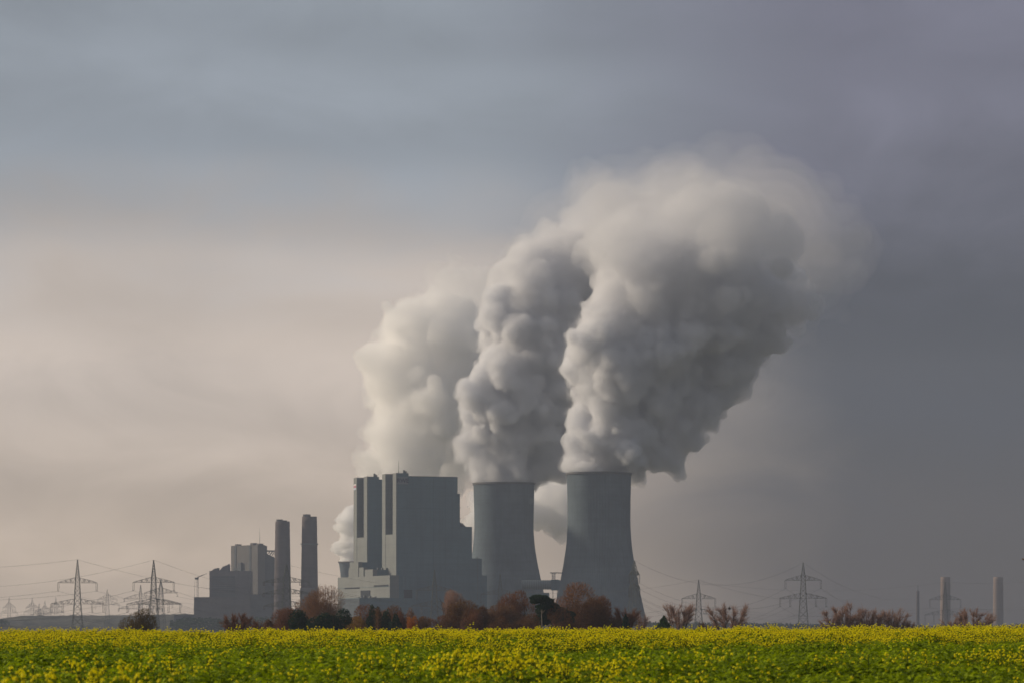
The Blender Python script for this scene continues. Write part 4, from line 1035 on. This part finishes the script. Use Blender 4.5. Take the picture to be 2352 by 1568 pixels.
# small bird at the right edge
bp = P(2350.5, 1284, 400)
bd = empty('bird', tuple(bp))
q = MB(); q.lathe([(0.01, -0.16), (0.06, -0.09), (0.085, 0.0), (0.06, 0.09), (0.035, 0.12), (0.045, 0.15), (0.01, 0.2)], 10); o = q.build('body', mat('brown plumage', (0.16, 0.09, 0.05), 0.9, 0.2, 6), bd, True); o.rotation_euler = (0, math.pi / 2, 0.4)
for s in (-1, 1):
    q = MB(); q.add([(0.05, 0, 0.03), (-0.07, 0, 0.03), (-0.10, s * 0.22, 0.12), (0.02, s * 0.26, 0.15), (-0.08, s * 0.42, 0.08), (0.05, 0, 0.045), (-0.07, 0, 0.045), (-0.10, s * 0.22, 0.135), (0.02, s * 0.26, 0.165)], [(0, 1, 2, 3), (3, 2, 4), (5, 6, 7, 8), (8, 7, 4), (0, 3, 8, 5), (1, 6, 7, 2)]); o = q.build('wing', MATS['brown plumage'], bd); o.rotation_euler = (0, 0, 0.4)
tag(bd, 'small brown bird in flight at the right edge', 'bird')
# ------------------------------------------------------------------ mustard field in flower
def plant_mat(name, col, col2, trans, rough=0.6, spec=0.12):
    m = bpy.data.materials.new(name); m.use_nodes = True; t = NT(m.node_tree); b = t.n['Principled BSDF']; out = t.n['Material Output']
    rn = t.node('ShaderNodeNewGeometry').outputs['Random Per Island']; oi = t.node('ShaderNodeObjectInfo').outputs['Random']
    f = t.m('ADD', t.m('MULTIPLY', rn, 0.55), t.m('MULTIPLY', oi, 0.45))
    c = t.mix(f, col, col2)
    t.l.new(c, b.inputs['Base Color']); b.inputs['Roughness'].default_value = rough; b.inputs['Specular IOR Level'].default_value = spec
    tr = t.node('ShaderNodeBsdfTranslucent'); t.l.new(c, tr.inputs[0]); x = t.node('ShaderNodeMixShader'); x.inputs[0].default_value = trans
    t.l.new(b.outputs[0], x.inputs[1]); t.l.new(tr.outputs[0], x.inputs[2]); t.l.new(x.outputs[0], out.inputs['Surface'])
    return m
m_leaf = plant_mat('mustard leaf', (0.036, 0.082, 0.002), (0.38, 0.48, 0.008), 0.42)
m_petal = plant_mat('mustard petal', (0.82, 0.70, 0.004), (0.95, 0.88, 0.015), 0.42, 0.6, 0.1)
m_stem = plant_mat('mustard stem', (0.06, 0.09, 0.012), (0.13, 0.16, 0.03), 0.1)

def plant(seed, flowers, h, leafy):
    rg = np.random.RandomState(seed); V = []; F = []; M = []
    def quad(a, b, c, d, m):
        o = len(V); V.extend([tuple(a), tuple(b), tuple(c), tuple(d)]); F.append((o, o + 1, o + 2, o + 3)); M.append(m)
    def stem(a, b, r):
        a = np.array(a); b = np.array(b); s = np.array([r, 0, 0]); t = np.array([0, r, 0])
        quad(a - s, a + s, b + s * .6, b - s * .6, 2); quad(a - t, a + t, b + t * .6, b - t * .6, 2)
    top = np.array([rg.normal(0, .05), rg.normal(0, .05), h * 0.8]); stem((0, 0, 0), top, 0.007)
    for k in range(leafy):
        f = rg.uniform(0.3, 1.12); c = top * f; a = rg.uniform(0, 2 * math.pi); L = rg.uniform(0.10, 0.25) * (1.15 - 0.45 * f); Wd = L * rg.uniform(0.4, 0.6)
        o_ = np.array([math.cos(a), math.sin(a), rg.uniform(0.1, 0.8)]); o_ /= np.linalg.norm(o_)
        s = np.array([-math.sin(a), math.cos(a), rg.uniform(-.4, .4)]) * Wd * 0.5; dn = np.array([0, 0, -L * rg.uniform(0.1, 0.45)])
        p0 = c + o_ * 0.04; p1 = p0 + o_ * L * 0.55; p2 = p0 + o_ * L + dn; roll = np.array([0, 0, Wd * rg.uniform(-.2, .35)])
        o = len(V); V.extend([tuple(p0), tuple(p1 + s + roll), tuple(p2), tuple(p1 - s + roll), tuple(p1)])
        F.append((o, o + 1, o + 4)); F.append((o + 1, o + 2, o + 4)); F.append((o + 2, o + 3, o + 4)); F.append((o + 3, o, o + 4)); M.extend([0, 0, 0, 0])
    for k in range(flowers):
        a = rg.uniform(0, 2 * math.pi); s0 = top * rg.uniform(0.6, 1.0); tip = s0 + np.array([math.cos(a) * 0.10, math.sin(a) * 0.10, 0]) * rg.uniform(0.2, 1.3); tip[2] = h * rg.uniform(0.86, 1.06)
        stem(s0, tip, 0.004); n = rg.randint(6, 15); R = rg.uniform(0.012, 0.022); tall = rg.uniform(0.9, 2.2)
        for j in range(n):
            d = rg.randn(3); d[2] = abs(d[2]) * 0.7 + 0.05; d /= np.linalg.norm(d); c = tip + d * R * np.array([1, 1, tall]) - np.array([0, 0, 0.01]); sz = rg.uniform(0.007, 0.014)
            e = np.cross(d, rg.randn(3)); e /= np.linalg.norm(e); g = np.cross(d, e)
            quad(c - e * sz, c - g * sz, c + e * sz, c + g * sz, 1)
    me = bpy.data.meshes.new('mustard_plant'); me.from_pydata(V, [], F); me.update()
    for m in (m_leaf, m_petal, m_stem): me.materials.append(m)
    me.polygons.foreach_set('material_index', np.array(M, np.int32))
    return bpy.data.objects.new('mustard_plant', me)
protos = [plant(200 + k, fl, h, lf) for k, (fl, h, lf) in enumerate([(0, 0.86, 26), (0, 0.92, 28), (0, 0.95, 26), (1, 0.93, 24), (1, 0.97, 22), (3, 0.96, 18), (6, 1.00, 15)])]

rg = np.random.RandomState(77)
N = 125000
# even ground density in a wedge a little wider than the view
yy = np.sqrt(rg.rand(N) * (158.0 ** 2 - 26.0 ** 2) + 26.0 ** 2); xx = rg.uniform(-1, 1, N) * (0.185 * yy + 1.5)
def lat(x, y, cell, seed):
    r2 = np.random.RandomState(seed); g = r2.rand(200, 200); X = x / cell + 100; Y = y / cell + 20; i = X.astype(int) % 199; j = Y.astype(int) % 199; fx_ = X - np.floor(X); fy = Y - np.floor(Y)
    fx_ = fx_ * fx_ * (3 - 2 * fx_); fy = fy * fy * (3 - 2 * fy)
    return (g[i, j] * (1 - fx_) + g[i + 1, j] * fx_) * (1 - fy) + (g[i, j + 1] * (1 - fx_) + g[i + 1, j + 1] * fx_) * fy
pat = 0.42 * lat(xx, yy, 5.5, 1) + 0.28 * lat(xx, yy, 1.8, 2) + 0.30 * lat(xx, yy, 14, 3)
bloom = np.clip((pat - 0.45) * 2.9 + rg.normal(0, 0.22, N) + np.interp(yy, [30, 45, 55, 68, 95, 108, 124], [0.24, 0.16, -0.02, -0.12, -0.04, 0.5, 1.1]), 0, 0.999)
idx = np.clip((bloom * 7).astype(int), 0, 6)
hgt = 0.70 + 0.50 * lat(xx, yy, 0.8, 4) + 0.16 * lat(xx, yy, 5.0, 5) + rg.normal(0, 0.05, N) + (rg.rand(N) > 0.994) * 0.2
keep = (0.55 * lat(xx, yy, 0.7, 8) + 0.45 * lat(xx, yy, 2.2, 9)) > rg.uniform(0.16, 0.42, N)      # gaps between the clumps
xx, yy, idx, hgt = xx[keep], yy[keep], idx[keep], hgt[keep]; N = len(xx)
zz = field_z(xx, yy)
me = bpy.data.meshes.new('mustard_field'); me.vertices.add(N); me.vertices.foreach_set('co', np.stack([xx, yy, zz], -1).astype(np.float32).ravel())
for nm, typ, arr in (('pick', 'INT', idx.astype(np.int32)), ('size', 'FLOAT', hgt.astype(np.float32)), ('turn', 'FLOAT', rg.uniform(0, 6.283, N).astype(np.float32))):
    a = me.attributes.new(nm, typ, 'POINT'); a.data.foreach_set('value', arr)
for m in (m_leaf, m_petal, m_stem): me.materials.append(m)
fo = bpy.data.objects.new('mustard_field', me); COL.objects.link(fo)
ng = bpy.data.node_groups.new('plants on points', 'GeometryNodeTree')
ng.interface.new_socket('Geometry', in_out='INPUT', socket_type='NodeSocketGeometry'); ng.interface.new_socket('Geometry', in_out='OUTPUT', socket_type='NodeSocketGeometry')
gi = ng.nodes.new('NodeGroupInput'); go = ng.nodes.new('NodeGroupOutput'); iop = ng.nodes.new('GeometryNodeInstanceOnPoints')
PN = []
for proto in reversed(protos):
    oi = ng.nodes.new('GeometryNodeObjectInfo'); oi.inputs[0].default_value = proto; oi.transform_space = 'ORIGINAL'
    gti = ng.nodes.new('GeometryNodeGeometryToInstance'); ng.links.new(oi.outputs['Geometry'], gti.inputs[0]); PN.append(gti)
jn = ng.nodes.new('GeometryNodeJoinGeometry')
for g in PN: ng.links.new(g.outputs[0], jn.inputs[0])
def attr(nm, typ):
    n = ng.nodes.new('GeometryNodeInputNamedAttribute'); n.data_type = typ; n.inputs[0].default_value = nm; return n.outputs[0]
rot = ng.nodes.new('ShaderNodeCombineXYZ'); ng.links.new(attr('turn', 'FLOAT'), rot.inputs[2])
e2r = ng.nodes.new('FunctionNodeEulerToRotation'); ng.links.new(rot.outputs[0], e2r.inputs[0])
ng.links.new(gi.outputs[0], iop.inputs['Points']); ng.links.new(jn.outputs[0], iop.inputs['Instance']); iop.inputs['Pick Instance'].default_value = True
ng.links.new(attr('pick', 'INT'), iop.inputs['Instance Index']); ng.links.new(e2r.outputs[0], iop.inputs['Rotation'])
ng.links.new(attr('size', 'FLOAT'), iop.inputs['Scale']); ng.links.new(iop.outputs[0], go.inputs[0])
fo.modifiers.new('plants', 'NODES').node_group = ng
tag(fo, 'green mustard field with yellow flower heads filling the foreground', 'field', kind='stuff')
